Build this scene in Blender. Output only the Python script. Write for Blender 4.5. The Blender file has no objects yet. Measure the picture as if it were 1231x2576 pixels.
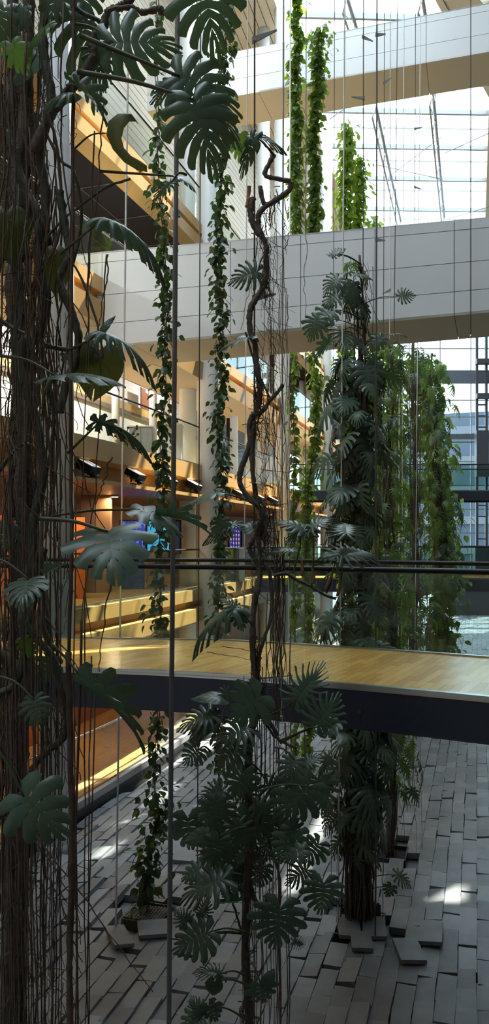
import bpy, math, random
from mathutils import Vector, Matrix
random.seed(7)
C = bpy.context.scene.collection
# ---------------------------------------------------------------- camera geometry
F, CX, HY, CZ = 1932.0, 615.5, 1355.0, 5.3      # focal length in px, principal column, horizon row, eye height
def P(px, py, Y): return Vector(((px-CX)/F*Y, Y, CZ-(py-HY)/F*Y))
def lerp(a, b, t): return a+(b-a)*t
# ---------------------------------------------------------------- mesh builder
class MB:
    def __init__(s): s.v=[]; s.f=[]; s.tone=[]; s.uv=None
    def add(s, vs, fs, tone=0.5):
        n=len(s.v); s.v.extend(Vector(p) for p in vs)
        for f in fs: s.f.append([i+n for i in f]); s.tone.append(tone)
    def box(s, c, size, rot=None, tone=.5):
        hx,hy,hz=size[0]/2,size[1]/2,size[2]/2; c=Vector(c)
        vs=[Vector((x,y,z)) for x in(-hx,hx) for y in(-hy,hy) for z in(-hz,hz)]
        if rot is not None: vs=[rot@v for v in vs]
        s.add([v+c for v in vs],[(0,1,3,2),(4,6,7,5),(0,4,5,1),(2,3,7,6),(0,2,6,4),(1,5,7,3)],tone)
    def hexa(s, a, b, tone=.5):            # two matching quads -> closed box
        s.add(list(a)+list(b),[(3,2,1,0),(4,5,6,7),(0,1,5,4),(1,2,6,5),(2,3,7,6),(3,0,4,7)],tone)
    def wallseg(s, p, q, z0, z1, th, tone=.5):   # upright slab between plan points p,q
        d=Vector((q[0]-p[0],q[1]-p[1],0)); n=Vector((-d.y,d.x,0)).normalized()*th/2
        a=[Vector((p[0],p[1],z0))-n,Vector((q[0],q[1],z0))-n,Vector((q[0],q[1],z0))+n,Vector((p[0],p[1],z0))+n]
        s.hexa(a,[v+Vector((0,0,z1-z0)) for v in a],tone)
    def bar(s, p, q, w, h, tone=.5):       # rectangular bar from p to q, h along the upright
        p=Vector(p); q=Vector(q); d=(q-p).normalized()
        up=Vector((0,0,1)) if abs(d.z)<.95 else Vector((0,1,0))
        x=d.cross(up).normalized()*w/2; y=x.cross(d).normalized()*h/2
        s.hexa([p-x-y,p+x-y,p+x+y,p-x+y],[q-x-y,q+x-y,q+x+y,q-x+y],tone)
    def tube(s, pts, r, n=6, cap=True, tone=.5):
        pts=[Vector(p) for p in pts]; m=len(pts)
        rr=r if isinstance(r,(list,tuple)) else [r]*m
        base=len(s.v); ref=None
        for i,p in enumerate(pts):
            d=(pts[min(i+1,m-1)]-pts[max(i-1,0)])
            if d.length<1e-9: d=Vector((0,0,1))
            d.normalize()
            if ref is None: ref=Vector((1,0,0)) if abs(d.x)<.9 else Vector((0,1,0))
            x=(ref-d*ref.dot(d)).normalized(); y=d.cross(x); ref=x
            for k in range(n):
                a=2*math.pi*k/n; s.v.append(p+(x*math.cos(a)+y*math.sin(a))*rr[i])
        for i in range(m-1):
            for k in range(n):
                k2=(k+1)%n
                s.f.append([base+i*n+k,base+i*n+k2,base+(i+1)*n+k2,base+(i+1)*n+k]); s.tone.append(tone)
        if cap:
            s.f.append([base+k for k in range(n)][::-1]); s.tone.append(tone)
            s.f.append([base+(m-1)*n+k for k in range(n)]); s.tone.append(tone)
    def cyl(s, p, q, r, n=16, r2=None): s.tube([p,q],[r,r if r2 is None else r2],n)
    def ball(s, c, r, n=8, m=6):
        c=Vector(c); pts=[]; rad=[]
        for i in range(m+1):
            a=math.pi*i/m; pts.append(c+Vector((0,0,-math.cos(a)*r))); rad.append(max(math.sin(a)*r,r*.05))
        s.tube(pts,rad,n)
    def sweep(s, path, prof, closed=False, tone=.5):   # path: list of (point, side vector); prof: list of (side offset, z)
        base=len(s.v); n=len(prof)
        for p,sd in path:
            for o,z in prof: s.v.append(Vector((p[0]+sd[0]*o,p[1]+sd[1]*o,z)))
        for i in range(len(path)-1):
            for k in range(n if closed else n-1):
                k2=(k+1)%n
                s.f.append([base+i*n+k,base+(i+1)*n+k,base+(i+1)*n+k2,base+i*n+k2]); s.tone.append(tone)
        if closed:
            s.f.append([base+k for k in range(n)]); s.tone.append(tone)
            s.f.append([base+(len(path)-1)*n+k for k in range(n)][::-1]); s.tone.append(tone)
WM={}                                               # world matrices of everything linked so far
def wm(o): return WM[o.name]
def obj(name, mb, mat, parent=None, smooth=False):
    inv=wm(parent).inverted() if parent else Matrix.Identity(4)
    vs=[inv@v for v in mb.v]
    lo=Vector([min(v[i] for v in vs) for i in range(3)]); hi=Vector([max(v[i] for v in vs) for i in range(3)])
    c=(lo+hi)/2
    if not parent: c.z=lo.z
    me=bpy.data.meshes.new(name); me.from_pydata([v-c for v in vs],[],mb.f)
    at=me.attributes.new('tone','FLOAT','FACE'); at.data.foreach_set('value',mb.tone)
    me.polygons.foreach_set('use_smooth',[smooth]*len(me.polygons))
    me.materials.append(mat); me.update()
    o=bpy.data.objects.new(name,me); C.objects.link(o); o.location=c
    if parent: o.parent=parent
    WM[o.name]=(wm(parent) if parent else Matrix.Identity(4))@Matrix.Translation(c)
    return o
def tag(o, label=None, cat=None, group=None, kind=None):
    if label: o['label']=label
    if cat: o['category']=cat
    if group: o['group']=group
    if kind: o['kind']=kind
    return o
def thing(name, label, cat, loc, group=None):
    o=bpy.data.objects.new(name,None); C.objects.link(o); o.location=loc; o.empty_display_size=.2
    WM[o.name]=Matrix.Translation(Vector(loc)); return tag(o,label,cat,group)
def struct(name, mb, mat, label=None, cat=None, parent=None, smooth=False):
    o=obj(name,mb,mat,parent,smooth); 
    if not parent: tag(o,label,cat,None,'structure')
    return o
# ---------------------------------------------------------------- materials
def nodes(name):
    m=bpy.data.materials.new(name); m.use_nodes=True; nt=m.node_tree
    b=nt.nodes.get('Principled BSDF'); return m,nt,b
def mat(name, col, rough=.5, metal=0., var=0., scale=8., bump=0., bscale=60., spec=None, tonevar=0., stretch=None):
    m,nt,b=nodes(name); N=nt.nodes; L=nt.links
    b.inputs['Roughness'].default_value=rough; b.inputs['Metallic'].default_value=metal
    if spec is not None: b.inputs['Specular IOR Level'].default_value=spec
    b.inputs['Base Color'].default_value=(*col,1)
    if var or tonevar or bump:
        tc=N.new('ShaderNodeTexCoord'); mp=N.new('ShaderNodeMapping'); L.new(tc.outputs['Object'],mp.inputs[0])
        if stretch: mp.inputs['Scale'].default_value=stretch
    last=None
    if var:
        nz=N.new('ShaderNodeTexNoise'); nz.inputs['Scale'].default_value=scale; nz.inputs['Detail'].default_value=5
        L.new(mp.outputs[0],nz.inputs['Vector'])
        mr=N.new('ShaderNodeMapRange'); mr.inputs[1].default_value=.25; mr.inputs[2].default_value=.75
        mr.inputs[3].default_value=1-var; mr.inputs[4].default_value=1+var; L.new(nz.outputs['Fac'],mr.inputs[0]); last=mr.outputs[0]
    if tonevar:
        at=N.new('ShaderNodeAttribute'); at.attribute_name='tone'
        m2=N.new('ShaderNodeMapRange'); m2.inputs[3].default_value=1-tonevar; m2.inputs[4].default_value=1+tonevar
        L.new(at.outputs['Fac'],m2.inputs[0])
        if last is not None:
            mm=N.new('ShaderNodeMath'); mm.operation='MULTIPLY'; L.new(last,mm.inputs[0]); L.new(m2.outputs[0],mm.inputs[1]); last=mm.outputs[0]
        else: last=m2.outputs[0]
    if last is not None:
        vm=N.new('ShaderNodeVectorMath'); vm.operation='SCALE'; vm.inputs[0].default_value=col; L.new(last,vm.inputs['Scale'])
        L.new(vm.outputs[0],b.inputs['Base Color'])
    if bump:
        n2=N.new('ShaderNodeTexNoise'); n2.inputs['Scale'].default_value=bscale; n2.inputs['Detail'].default_value=4
        L.new(mp.outputs[0],n2.inputs['Vector'])
        bp=N.new('ShaderNodeBump'); bp.inputs['Strength'].default_value=bump; bp.inputs['Distance'].default_value=.02
        L.new(n2.outputs['Fac'],bp.inputs['Height']); L.new(bp.outputs[0],b.inputs['Normal'])
    return m
def emat(name, col, strength):
    m,nt,b=nodes(name); b.inputs['Base Color'].default_value=(*col,1)
    b.inputs['Emission Color'].default_value=(*col,1); b.inputs['Emission Strength'].default_value=strength; return m
def glass(name, tint=(.93,.97,.95), refl=.05):
    m,nt,b=nodes(name); N=nt.nodes; L=nt.links; N.remove(b); out=N['Material Output']
    t=N.new('ShaderNodeBsdfTransparent'); t.inputs[0].default_value=(*tint,1)
    g=N.new('ShaderNodeBsdfGlossy'); g.inputs['Roughness'].default_value=.02; g.inputs[0].default_value=(1,1,1,1)
    lw=N.new('ShaderNodeLayerWeight'); lw.inputs[0].default_value=.12
    mr=N.new('ShaderNodeMapRange'); mr.inputs[3].default_value=refl*.2; mr.inputs[4].default_value=.22
    L.new(lw.outputs['Fresnel'],mr.inputs[0])
    mx=N.new('ShaderNodeMixShader'); L.new(mr.outputs[0],mx.inputs[0]); L.new(t.outputs[0],mx.inputs[1]); L.new(g.outputs[0],mx.inputs[2])
    L.new(mx.outputs[0],out.inputs[0]); return m
def leafmat(name, col, trans, rough=.42, tf=.25, vein=None):
    m,nt,b=nodes(name); N=nt.nodes; L=nt.links; out=N['Material Output']
    b.inputs['Roughness'].default_value=rough
    tc=N.new('ShaderNodeObjectInfo')
    nz=N.new('ShaderNodeTexNoise'); nz.inputs['Scale'].default_value=6; co=N.new('ShaderNodeTexCoord'); L.new(co.outputs['Object'],nz.inputs['Vector'])
    at=N.new('ShaderNodeAttribute'); at.attribute_name='tone'
    ad=N.new('ShaderNodeMath'); ad.operation='MULTIPLY_ADD'; L.new(nz.outputs['Fac'],ad.inputs[0]); ad.inputs[1].default_value=.5
    L.new(at.outputs['Fac'],ad.inputs[2])
    a2=N.new('ShaderNodeMath'); a2.operation='MULTIPLY_ADD'; L.new(tc.outputs['Random'],a2.inputs[0]); a2.inputs[1].default_value=.5; L.new(ad.outputs[0],a2.inputs[2])
    vm=N.new('ShaderNodeVectorMath'); vm.operation='SCALE'; vm.inputs[0].default_value=col; L.new(a2.outputs[0],vm.inputs['Scale'])
    src=vm.outputs[0]
    if vein:
        uv=N.new('ShaderNodeUVMap'); sp=N.new('ShaderNodeSeparateXYZ'); L.new(uv.outputs[0],sp.inputs[0])
        r=N.new('ShaderNodeMapRange'); r.inputs[1].default_value=.02; r.inputs[2].default_value=.07; r.inputs[3].default_value=.8; r.inputs[4].default_value=0
        L.new(sp.outputs['Y'],r.inputs[0])
        mx=N.new('ShaderNodeMix'); mx.data_type='RGBA'; L.new(r.outputs[0],mx.inputs['Factor']); L.new(src,mx.inputs['A']); mx.inputs['B'].default_value=(*vein,1)
        src=mx.outputs['Result']
    L.new(src,b.inputs['Base Color'])
    t=N.new('ShaderNodeBsdfTranslucent'); t.inputs[0].default_value=(*trans,1)
    ms=N.new('ShaderNodeMixShader'); ms.inputs[0].default_value=tf; L.new(b.outputs[0],ms.inputs[1]); L.new(t.outputs[0],ms.inputs[2])
    L.new(ms.outputs[0],out.inputs[0]); return m
def woodmat(name, c1, c2, rough, ang=0., plank=(1.1,.09)):
    m,nt,b=nodes(name); N=nt.nodes; L=nt.links
    tc=N.new('ShaderNodeTexCoord'); mp=N.new('ShaderNodeMapping'); mp.inputs['Rotation'].default_value=(0,0,ang); L.new(tc.outputs['Object'],mp.inputs[0])
    br=N.new('ShaderNodeTexBrick'); br.inputs['Scale'].default_value=1; br.inputs['Brick Width'].default_value=plank[0]; br.inputs['Row Height'].default_value=plank[1]
    br.inputs['Mortar Size'].default_value=.0012; br.inputs['Color1'].default_value=(*c1,1); br.inputs['Color2'].default_value=(*c2,1)
    br.inputs['Mortar'].default_value=(c2[0]*.35,c2[1]*.35,c2[2]*.35,1); L.new(mp.outputs[0],br.inputs['Vector'])
    mp2=N.new('ShaderNodeMapping'); mp2.inputs['Scale'].default_value=(2,40,40); L.new(mp.outputs[0],mp2.inputs[0])
    nz=N.new('ShaderNodeTexNoise'); nz.inputs['Scale'].default_value=2; nz.inputs['Detail'].default_value=4; L.new(mp2.outputs[0],nz.inputs['Vector'])
    mr=N.new('ShaderNodeMapRange'); mr.inputs[3].default_value=.82; mr.inputs[4].default_value=1.18; L.new(nz.outputs['Fac'],mr.inputs[0])
    vm=N.new('ShaderNodeVectorMath'); vm.operation='SCALE'; L.new(br.outputs['Color'],vm.inputs[0]); L.new(mr.outputs[0],vm.inputs['Scale'])
    L.new(vm.outputs[0],b.inputs['Base Color']); b.inputs['Roughness'].default_value=rough
    return m
M={}
M['slate']=mat('slate',(.17,.185,.20),.55,var=.2,scale=3,bump=.25,bscale=40,tonevar=.36)
M['soil']=mat('soil',(.02,.019,.018),.9,var=.4,scale=20)
M['white']=mat('white_plaster',(.66,.67,.67),.55)
M['column']=mat('column_paint',(.62,.65,.66),.4)
M['panel']=mat('white_metal_panel',(.70,.735,.76),.42,tonevar=.025)
M['joint']=mat('joint_gap',(.06,.06,.065),.8)
M['soffit']=mat('cream_soffit',(.46,.435,.36),.6)
M['slat']=mat('beige_slat',(.47,.43,.34),.6,tonevar=.06)
M['wood']=woodmat('honey_wood',(.58,.335,.11),(.5,.285,.09),.38,.3,(3.,.5))
M['woodred']=woodmat('red_wood',(.30,.10,.035),(.25,.085,.03),.4,.3,(2.,.25))
M['parquet']=woodmat('oak_parquet',(.70,.40,.105),(.50,.26,.065),.24,math.radians(-62),(.5,.085))
M['floorwood']=woodmat('gallery_parquet',(.50,.32,.12),(.42,.26,.10),.3,math.radians(-73),(.9,.1))
M['black']=mat('black_ceiling',(.014,.013,.014),.9,spec=.05)
M['brown']=mat('brown_ceiling',(.16,.09,.055),.4)
M['navy']=mat('dark_blue_steel',(.020,.026,.045),.45,var=.12,scale=30)
M['rail']=mat('black_rail',(.010,.010,.011),.42,spec=.2)
M['steel']=mat('brushed_steel',(.5,.5,.5),.3,metal=1)
M['greysteel']=mat('grey_painted_steel',(.27,.27,.28),.45)
M['cablew']=mat('pale_cable',(.88,.88,.87),.5)
M['cabled']=mat('dark_cable',(.10,.09,.085),.5)
M['bracket']=mat('galvanised_plate',(.30,.30,.29),.5,var=.15,scale=30)
M['glass']=glass('clear_glass',(.93,.97,.955),.05)
M['roofglass']=glass('roof_glass',(.95,.97,.97),.04)
M['greenglass']=glass('green_tinted_glass',(.80,.88,.85),.08)
M['endglass']=glass('tinted_end_glass',(.66,.73,.75),.06)
M['darksteel']=mat('dark_grey_steel',(.05,.055,.065),.45)
M['bluesteel']=mat('blue_grey_steel',(.085,.105,.125),.45)
M['palesteel']=mat('pale_grey_steel',(.22,.23,.24),.45)
M['dark']=mat('dark_wall',(.11,.11,.11),.8)
M['cream']=mat('cream_wall',(.68,.66,.60),.7)
M['tan']=mat('tan_wall',(.36,.21,.11),.6)
M['orange']=mat('orange_panel',(.55,.13,.02),.5)
M['kerb']=mat('dark_kerb',(.045,.045,.048),.5)
M['bark']=mat('liana_bark',(.125,.10,.08),.8,var=.45,scale=25,bump=.5,bscale=60)
M['stem']=mat('green_stem',(.065,.068,.05),.6,var=.35,scale=20,bump=.3,bscale=60)
M['root']=mat('aerial_root',(.12,.08,.058),.8,var=.4,scale=15)
M['fibre']=mat('root_fibre',(.11,.08,.06),.9,var=.4,scale=30)
M['petiole']=mat('petiole_green',(.06,.065,.025),.5,var=.3,scale=20)
M['sheath']=mat('dry_sheath',(.22,.11,.06),.7,var=.3,scale=20)
M['stub']=mat('cut_wood',(.42,.24,.09),.7,var=.3,scale=20)
M['leaf']=leafmat('monstera_leaf',(.066,.108,.076),(.10,.20,.06),.36,.15,(.075,.115,.07))
M['leafl']=leafmat('young_monstera_leaf',(.06,.13,.035),(.26,.48,.07),.4,.35,(.10,.17,.06))
M['leafdry']=leafmat('yellowing_leaf',(.07,.085,.02),(.16,.18,.03),.5,.2,(.10,.10,.04))
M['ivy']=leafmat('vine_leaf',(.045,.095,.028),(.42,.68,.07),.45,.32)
M['ivybright']=leafmat('backlit_vine_leaf',(.09,.17,.04),(.55,.80,.10),.45,.5)  # backlight put into the colour: lighter base, stronger translucency
M['ivydark']=leafmat('shaded_vine_leaf',(.032,.066,.030),(.12,.26,.04),.42,.2)  # shade put into the colour: darker copy of the vine leaf
M['palm']=leafmat('feathery_leaf',(.06,.12,.035),(.34,.55,.10),.42,.4)
SKY,SUNP,EXPO=8.5,24.,.14
LAMP0,LAMP1,LAMP2=40.,38.,420.
# ================================================================ the hall
def xe(Y): return -7.3+.3*Y-.004*max(0.,21-Y)**2          # plan line of the gallery edges on the left
def fpath(y0, y1, n=40):
    out=[]
    for i in range(n+1):
        Y=lerp(y0,y1,i/n); t=Vector((xe(Y+.01)-xe(Y-.01),.02)).normalized()
        out.append(((xe(Y),Y),(t.y,-t.x)))                 # side vector points into the atrium
    return out
Y0,Y1=6.,56.
FP=fpath(Y0,Y1,46)
def shift(path,o): return [((p[0]+s[0]*o,p[1]+s[1]*o),s) for p,s in path]
# ---- slate paving: every slate is tilted a little, all in one floor mesh
D=Vector((.29,.957,0)); R=Vector((.957,-.29,0))
PITS=[(P(905,2330,10.6),.62,.75),(P(372,2262,10.9),.55,.55),(P(985,2150,13.0),.5,.6),(P(555,2170,12.5),.45,.45)]
fb=MB(); fb.add([(-16,-8,-.14),(26,-8,-.14),(26,57,-.14),(-16,57,-.14)],[(0,1,2,3)],.2)
def inpit(c):
    for p,a,b in PITS:
        if abs(c.x-p.x)<a/2+.12 and abs(c.y-p.y)<b/2+.2: return True
    return False
for i in range(-54,126):
    for j in range(8,116):
        w,l=.23,.52
        a=(i+.5)*w; b=(j+.43*i%1.0+random.uniform(-.16,.16))*l
        c=R*a+D*b
        if c.y<2.5 or c.y>54.5 or c.x>.36*c.y+1.5 or c.x<xe(max(c.y,6))+.12 or inpit(c): continue
        tilt=-abs(random.gauss(.12,.05)) if random.random()<.55 else random.gauss(-.01,.015)
        pitch=random.gauss(.022,.012)
        rot=Matrix.Rotation(-math.atan2(D.x,D.y)+random.gauss(0,.015),3,'Z')@Matrix.Rotation(tilt,3,'Y')@Matrix.Rotation(pitch,3,'X')
        ww=w*random.uniform(.93,1.03); ll=l*random.uniform(.99,1.05); hz=random.gauss(0,.006)
        if random.random()<.02: hz+=.025
        fb.box((c.x,c.y,-.05+hz),(ww,ll,.10),rot,min(1,max(0,random.gauss(.5,.2))))
struct('floor',fb,M['slate'],'uneven grey slate paving of the atrium garden','floor')
# ---- left gallery: slabs with timber fascias
LV={'ground':.30,'first':3.97,'second':7.25,'third':10.5,'fourth':13.7}
ROOF=25.3
def gallery(key, label, prof, soff, floorm, depth=6., y0=Y0):
    z=LV[key]; path=[q for q in FP if q[0][1]>=y0]
    t=thing('gallery_slab',label,'balcony',(path[0][0][0],path[0][0][1],z+prof[-1][1]))
    b=MB(); b.sweep(path,[(o,z+h) for o,h in prof]); obj('fascia',b,M['wood'],t)
    b=MB(); b.sweep(path,[(-depth,z-.03),(-depth,z),(0,z)]); obj('floor_finish',b,M[floorm],t)
    b=MB(); zb=z+prof[-1][1]; b.sweep(path,[(prof[-1][0],zb),(-depth,zb)]); obj('soffit',b,M[soff],t)
    b=MB(); b.sweep(path,[(-.10,z+.0),(-.10,z+1.0),(-.115,z+1.0),(-.115,z+.0)],True); obj('glass_balustrade',b,M['glass'],t)
    b=MB(); b.tube([(p[0]-s[0]*.1075,p[1]-s[1]*.1075,z+1.04) for p,s in path],.022,8); obj('handrail',b,M['rail'],t,True)
    b=MB(); b.sweep(path,[(-.09,z+.002),(-.09,z+.05),(-.125,z+.05),(-.125,z+.002)],True); obj('glass_channel',b,M['steel'],t)
    return t
gallery('first','timber-edged gallery level with the near wooden footbridge',[(0,0),(0,-.29),(-.16,-.31),(-.16,-.46),(.05,-.50),(.05,-.84),(-.05,-.90)],'brown','floorwood')
gallery('second','timber-edged gallery whose lower ledge carries the floodlights',[(0,0),(0,-.40),(-.28,-.46),(-.28,-.80),(.16,-.80),(.16,-.88)],'brown','floorwood',7.4)
gallery('third','timber-edged gallery reached by the lower white bridge',[(0,0),(0,-.30),(-.14,-.32),(-.14,-.46),(.05,-.50),(.0,-.95)],'soffit','floorwood',1.9)
gallery('fourth','sunlit timber-edged top gallery with a black underside',[(0,0),(0,-.26),(-.12,-.30),(-.12,-.38),(.04,-.42),(.04,-.72),(-.12,-.98)],'black','floorwood',7.4)
b=MB(); z=LV['fourth']-.98
for k in range(3):
    o=-.9-k*1.1; b.sweep(FP,[(o,z-.012),(o-.02,z-.012)])
for Y in [8+i*1.6 for i in range(26)]:
    p=(xe(Y),Y); b.bar((p[0]-.1,p[1]+.0,z-.008),(p[0]-5.2,p[1]+1.6,z-.008),.02,.012)
struct('trim_1',b,M['joint'],'panel joints of the black gallery underside','trim')
# ground gallery: dark kerb, wooden floor, low glass front
t=thing('gallery_slab','ground floor wooden gallery behind a dark kerb and low glass','balcony',(xe(Y0),Y0,0))
b=MB(); b.sweep(FP,[(0,-.14),(0,.34),(-.16,.34),(-.16,-.14)],True); obj('kerb',b,M['kerb'],t)
b=MB(); b.sweep(FP,[(.06,.22),(.06,.36),(-.05,.36),(-.05,.22)],True); obj('sill',b,M['greysteel'],t)
b=MB(); b.sweep(FP,[(-6,.26),(-6,.30),(-.16,.30)]); obj('floor_finish',b,M['floorwood'],t)
b=MB(); b.sweep(FP,[(-.07,.36),(-.07,1.5),(-.085,1.5),(-.085,.36)],True); obj('glass_balustrade',b,M['glass'],t)
b=MB(); b.tube([(p[0]-s[0]*.078,p[1]-s[1]*.078,1.52) for p,s in FP],.02,8); obj('handrail',b,M['steel'],t,True)
# back walls of the galleries, one per storey
def backwall(name, z0, z1, off, m, label):
    b=MB(); b.sweep(shift(FP,off),[(0,z0),(0,z1),(-.2,z1),(-.2,z0)],True); return struct(name,b,m,label,'wall')
backwall('wall_left_ground',.26,3.05,-3.2,M['woodred'],'red-brown timber wall behind the ground gallery')
backwall('wall_left_first',3.97,6.4,-4.2,M['tan'],'tan wall behind the first gallery')
backwall('wall_left_second',7.25,12.7,-6.5,M['cream'],'tall cream wall behind the second and third galleries')
b=MB()                                                   # slatted wall above the top gallery: horizontal boards with shadow gaps
for k in range(46):
    z0=13.72+k*.25; b.sweep(shift(FP,-3.4),[(0,z0),(0,z0+.225),(-.05,z0+.225),(-.05,z0)],True,random.random())
struct('wall_left_slatted',b,M['slat'],'beige slatted wall above the top gallery','wall')
# timber bands on the back wall of the second and third galleries
for n,(z0,z1,m) in enumerate([(10.45,10.75,'wood'),(11.9,12.25,'wood'),(11.76,11.9,'brown'),(10.27,10.45,'brown'),(8.6,8.9,'wood')]):
    b=MB(); b.sweep(shift(FP,-6.45),[(0,z0),(0.06,z0),(.06,z1),(0,z1)]); struct('trim_%d'%(n+2),b,M[m],'horizontal band on the gallery back wall','trim')
# ---- columns
def column(x,y,r,label,z1=ROOF,z0=.0,group=None):
    t=thing('column',label,'column',(x,y,z0),group)
    b=MB(); b.tube([(x,y,z0-.1),(x,y,z1)],r,32); obj('shaft',b,M['column'],t,True)
    b=MB(); b.tube([(x,y,z0-.1),(x,y,z0+.12)],r+.025,32); obj('base_ring',b,M['greysteel'],t,True)
    return t
COLS=[(-3.24,13.2,.30,'white round column nearest the camera behind the dense dark vine mass'),
      (-.985,20.8,.29,'white round column between the two thin leafy vines in the left half'),
      (1.43,29.1,.29,'white round column seen just right of the twisted bare liana'),
      (4.0,37.6,.29,'slender distant white column behind the paired vines'),
      (6.4,46.,.29,'farthest white column hidden mostly by foliage')]
for x,y,r,l in COLS: column(x,y,r,l)
for i,(x,y) in enumerate([(-1.62,21.9),(.75,30.2),(3.3,38.6)]):
    b=MB(); b.tube([(x,y,.28),(x,y,ROOF)],.24,28)
    tag(obj('column',b,M['column'],smooth=True),['shaded round column just behind the one between the thin vines','shaded round column left of the one by the bare liana','distant shaded round column set back in the gallery'][i],'column')
# white pilasters far inside the second gallery
for i,(px,Y) in enumerate([(291,24.5),(385,25.5),(418,26.),(628,29.5),(760,36)]):
    p=P(px,1000,Y); b=MB(); b.tube([(p.x,p.y,7.25),(p.x,p.y,12.7)],.13 if i!=3 else .16,20)
    tag(obj('slender_column',b,M['white'],smooth=True),['slim white column at the left end of the bright upper gallery room','slim white column left of the pair in the bright upper gallery room','slim white column right of the pair in the bright upper gallery room','slim white column right of the framed picture in the upper gallery','slim distant column deep in the upper gallery'][i],'column')
# ---- footbridges
def footbridge(near, far, z, label, beam, groove=True, rail_h=1.05, gm='glass', bolts=True, seg=1.9):
    def sm(pts,n=48):                                     # smooth curve through the plan points
        out=[]
        for i in range(n+1):
            t=i/n*(len(pts)-1); k=min(int(t),len(pts)-2); f=t-k
            p0=pts[max(k-1,0)];p1=pts[k];p2=pts[k+1];p3=pts[min(k+2,len(pts)-1)]
            out.append(tuple(.5*((2*p1[a])+(-p0[a]+p2[a])*f+(2*p0[a]-5*p1[a]+4*p2[a]-p3[a])*f*f+(-p0[a]+3*p1[a]-3*p2[a]+p3[a])*f**3) for a in(0,1)))
        return out
    A=sm(near); B=sm(far)
    t=thing('footbridge',label,'bridge',((A[24][0]+B[24][0])/2,(A[24][1]+B[24][1])/2,z-beam))
    b=MB()
    for i in range(len(A)-1):
        a0,a1,b0,b1=A[i],A[i+1],B[i],B[i+1]
        lo=[Vector((*q,z-.05)) for q in(a0,a1,b1,b0)]; b.hexa(lo,[v+Vector((0,0,.05)) for v in lo])
    obj('deck',b,M['parquet'],t)
    for E,sgn in((A,-1),(B,1)):
        pts=[]
        for i,p in enumerate(E):
            d=Vector(E[min(i+1,len(E)-1)])-Vector(E[max(i-1,0)]); d.normalize(); pts.append((p,(d.y*-sgn,-d.x*-sgn)))
        b=MB(); b.sweep(pts,[(.0,z-.03),(.06,z-.03),(.06,z-.03-beam),(-.12,z-.03-beam),(-.12,z-.06),(.0,z-.06)],True); be=obj('edge_beam',b,M['navy'],t)
        b=MB(); b.sweep(pts,[(-.02,z),(-.02,z+.018),(.045,z+.018),(.045,z-.01),(.063,z-.01),(.063,z-.03),(0,z-.03)],True); obj('steel_trim',b,M['steel'],t)
        if bolts and sgn<0:
            for f in(.30,.537,.758,.92):
                k=int(f*(len(pts)-1)); p,s=pts[k]; c=Vector((p[0]+s[0]*.06,p[1]+s[1]*.06,z-.03-beam*.55)); n=Vector((s[0],s[1],0))
                b=MB(); b.tube([c,c+n*.012],.020,12); b.tube([c+n*.012,c+n*.03],.010,6); obj('bolt',b,M['darksteel'],be)
        b=MB(); b.tube([(p[0]-s[0]*.03,p[1]-s[1]*.03,z+rail_h) for p,s in pts],.026,10); obj('handrail',b,M['rail'],t,True)
        acc=0; start=0
        for i in range(1,len(E)):                         # glass panes between joints
            acc+=(Vector(E[i])-Vector(E[i-1])).length
            if acc>=seg or i==len(E)-1:
                sub=pts[start:i+1]; q0,s0=sub[0]; q1,s1=sub[-1]; dd=(Vector(q1)-Vector(q0)).normalized()*.01
                sub=[((q0[0]+dd.x,q0[1]+dd.y),s0)]+sub[1:-1]+[((q1[0]-dd.x,q1[1]-dd.y),s1)]
                b=MB(); b.sweep(sub,[(-.024,z+.01),(-.024,z+rail_h-.025),(-.036,z+rail_h-.025),(-.036,z+.01)],True); obj('glass_pane',b,M[gm],t)
                acc=0; start=i
    return t
nearE=[(-5.2,8.05),(-3.9,8.02),(-2.52,7.92),(-1.27,7.78),(.09,7.36),(2.05,6.42),(3.6,5.4)]
farE=[(-5.3,10.35),(-3.9,10.34),(-2.3,10.24),(-1.0,10.1),(.12,9.86),(2.73,8.56),(4.7,7.2)]
footbridge(nearE,farE,LV['first'],'near curved footbridge with oak parquet deck, dark blue beam and black handrails',.35)
n2=[(xe(25)+.02,25.6),(3,25.7),(8,25.7),(13,25.4)]; f2=[(xe(27.6)+.02,27.9),(3,28.),(8,28.),(13,27.7)]
footbridge(n2,f2,LV['first'],'distant footbridge at deck level behind the foliage, below the higher one',.42,gm='greenglass',bolts=False)
n3=[(xe(31)+.02,31.),(6,31.),(10,31.),(15,30.8)]; f3=[(xe(33)+.02,33.2),(6,33.2),(10,33.2),(15,33.)]
footbridge(n3,f3,LV['second'],'distant higher footbridge with dark beam and green-tinted glass on the right',.36,gm='greenglass',bolts=False)
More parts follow.
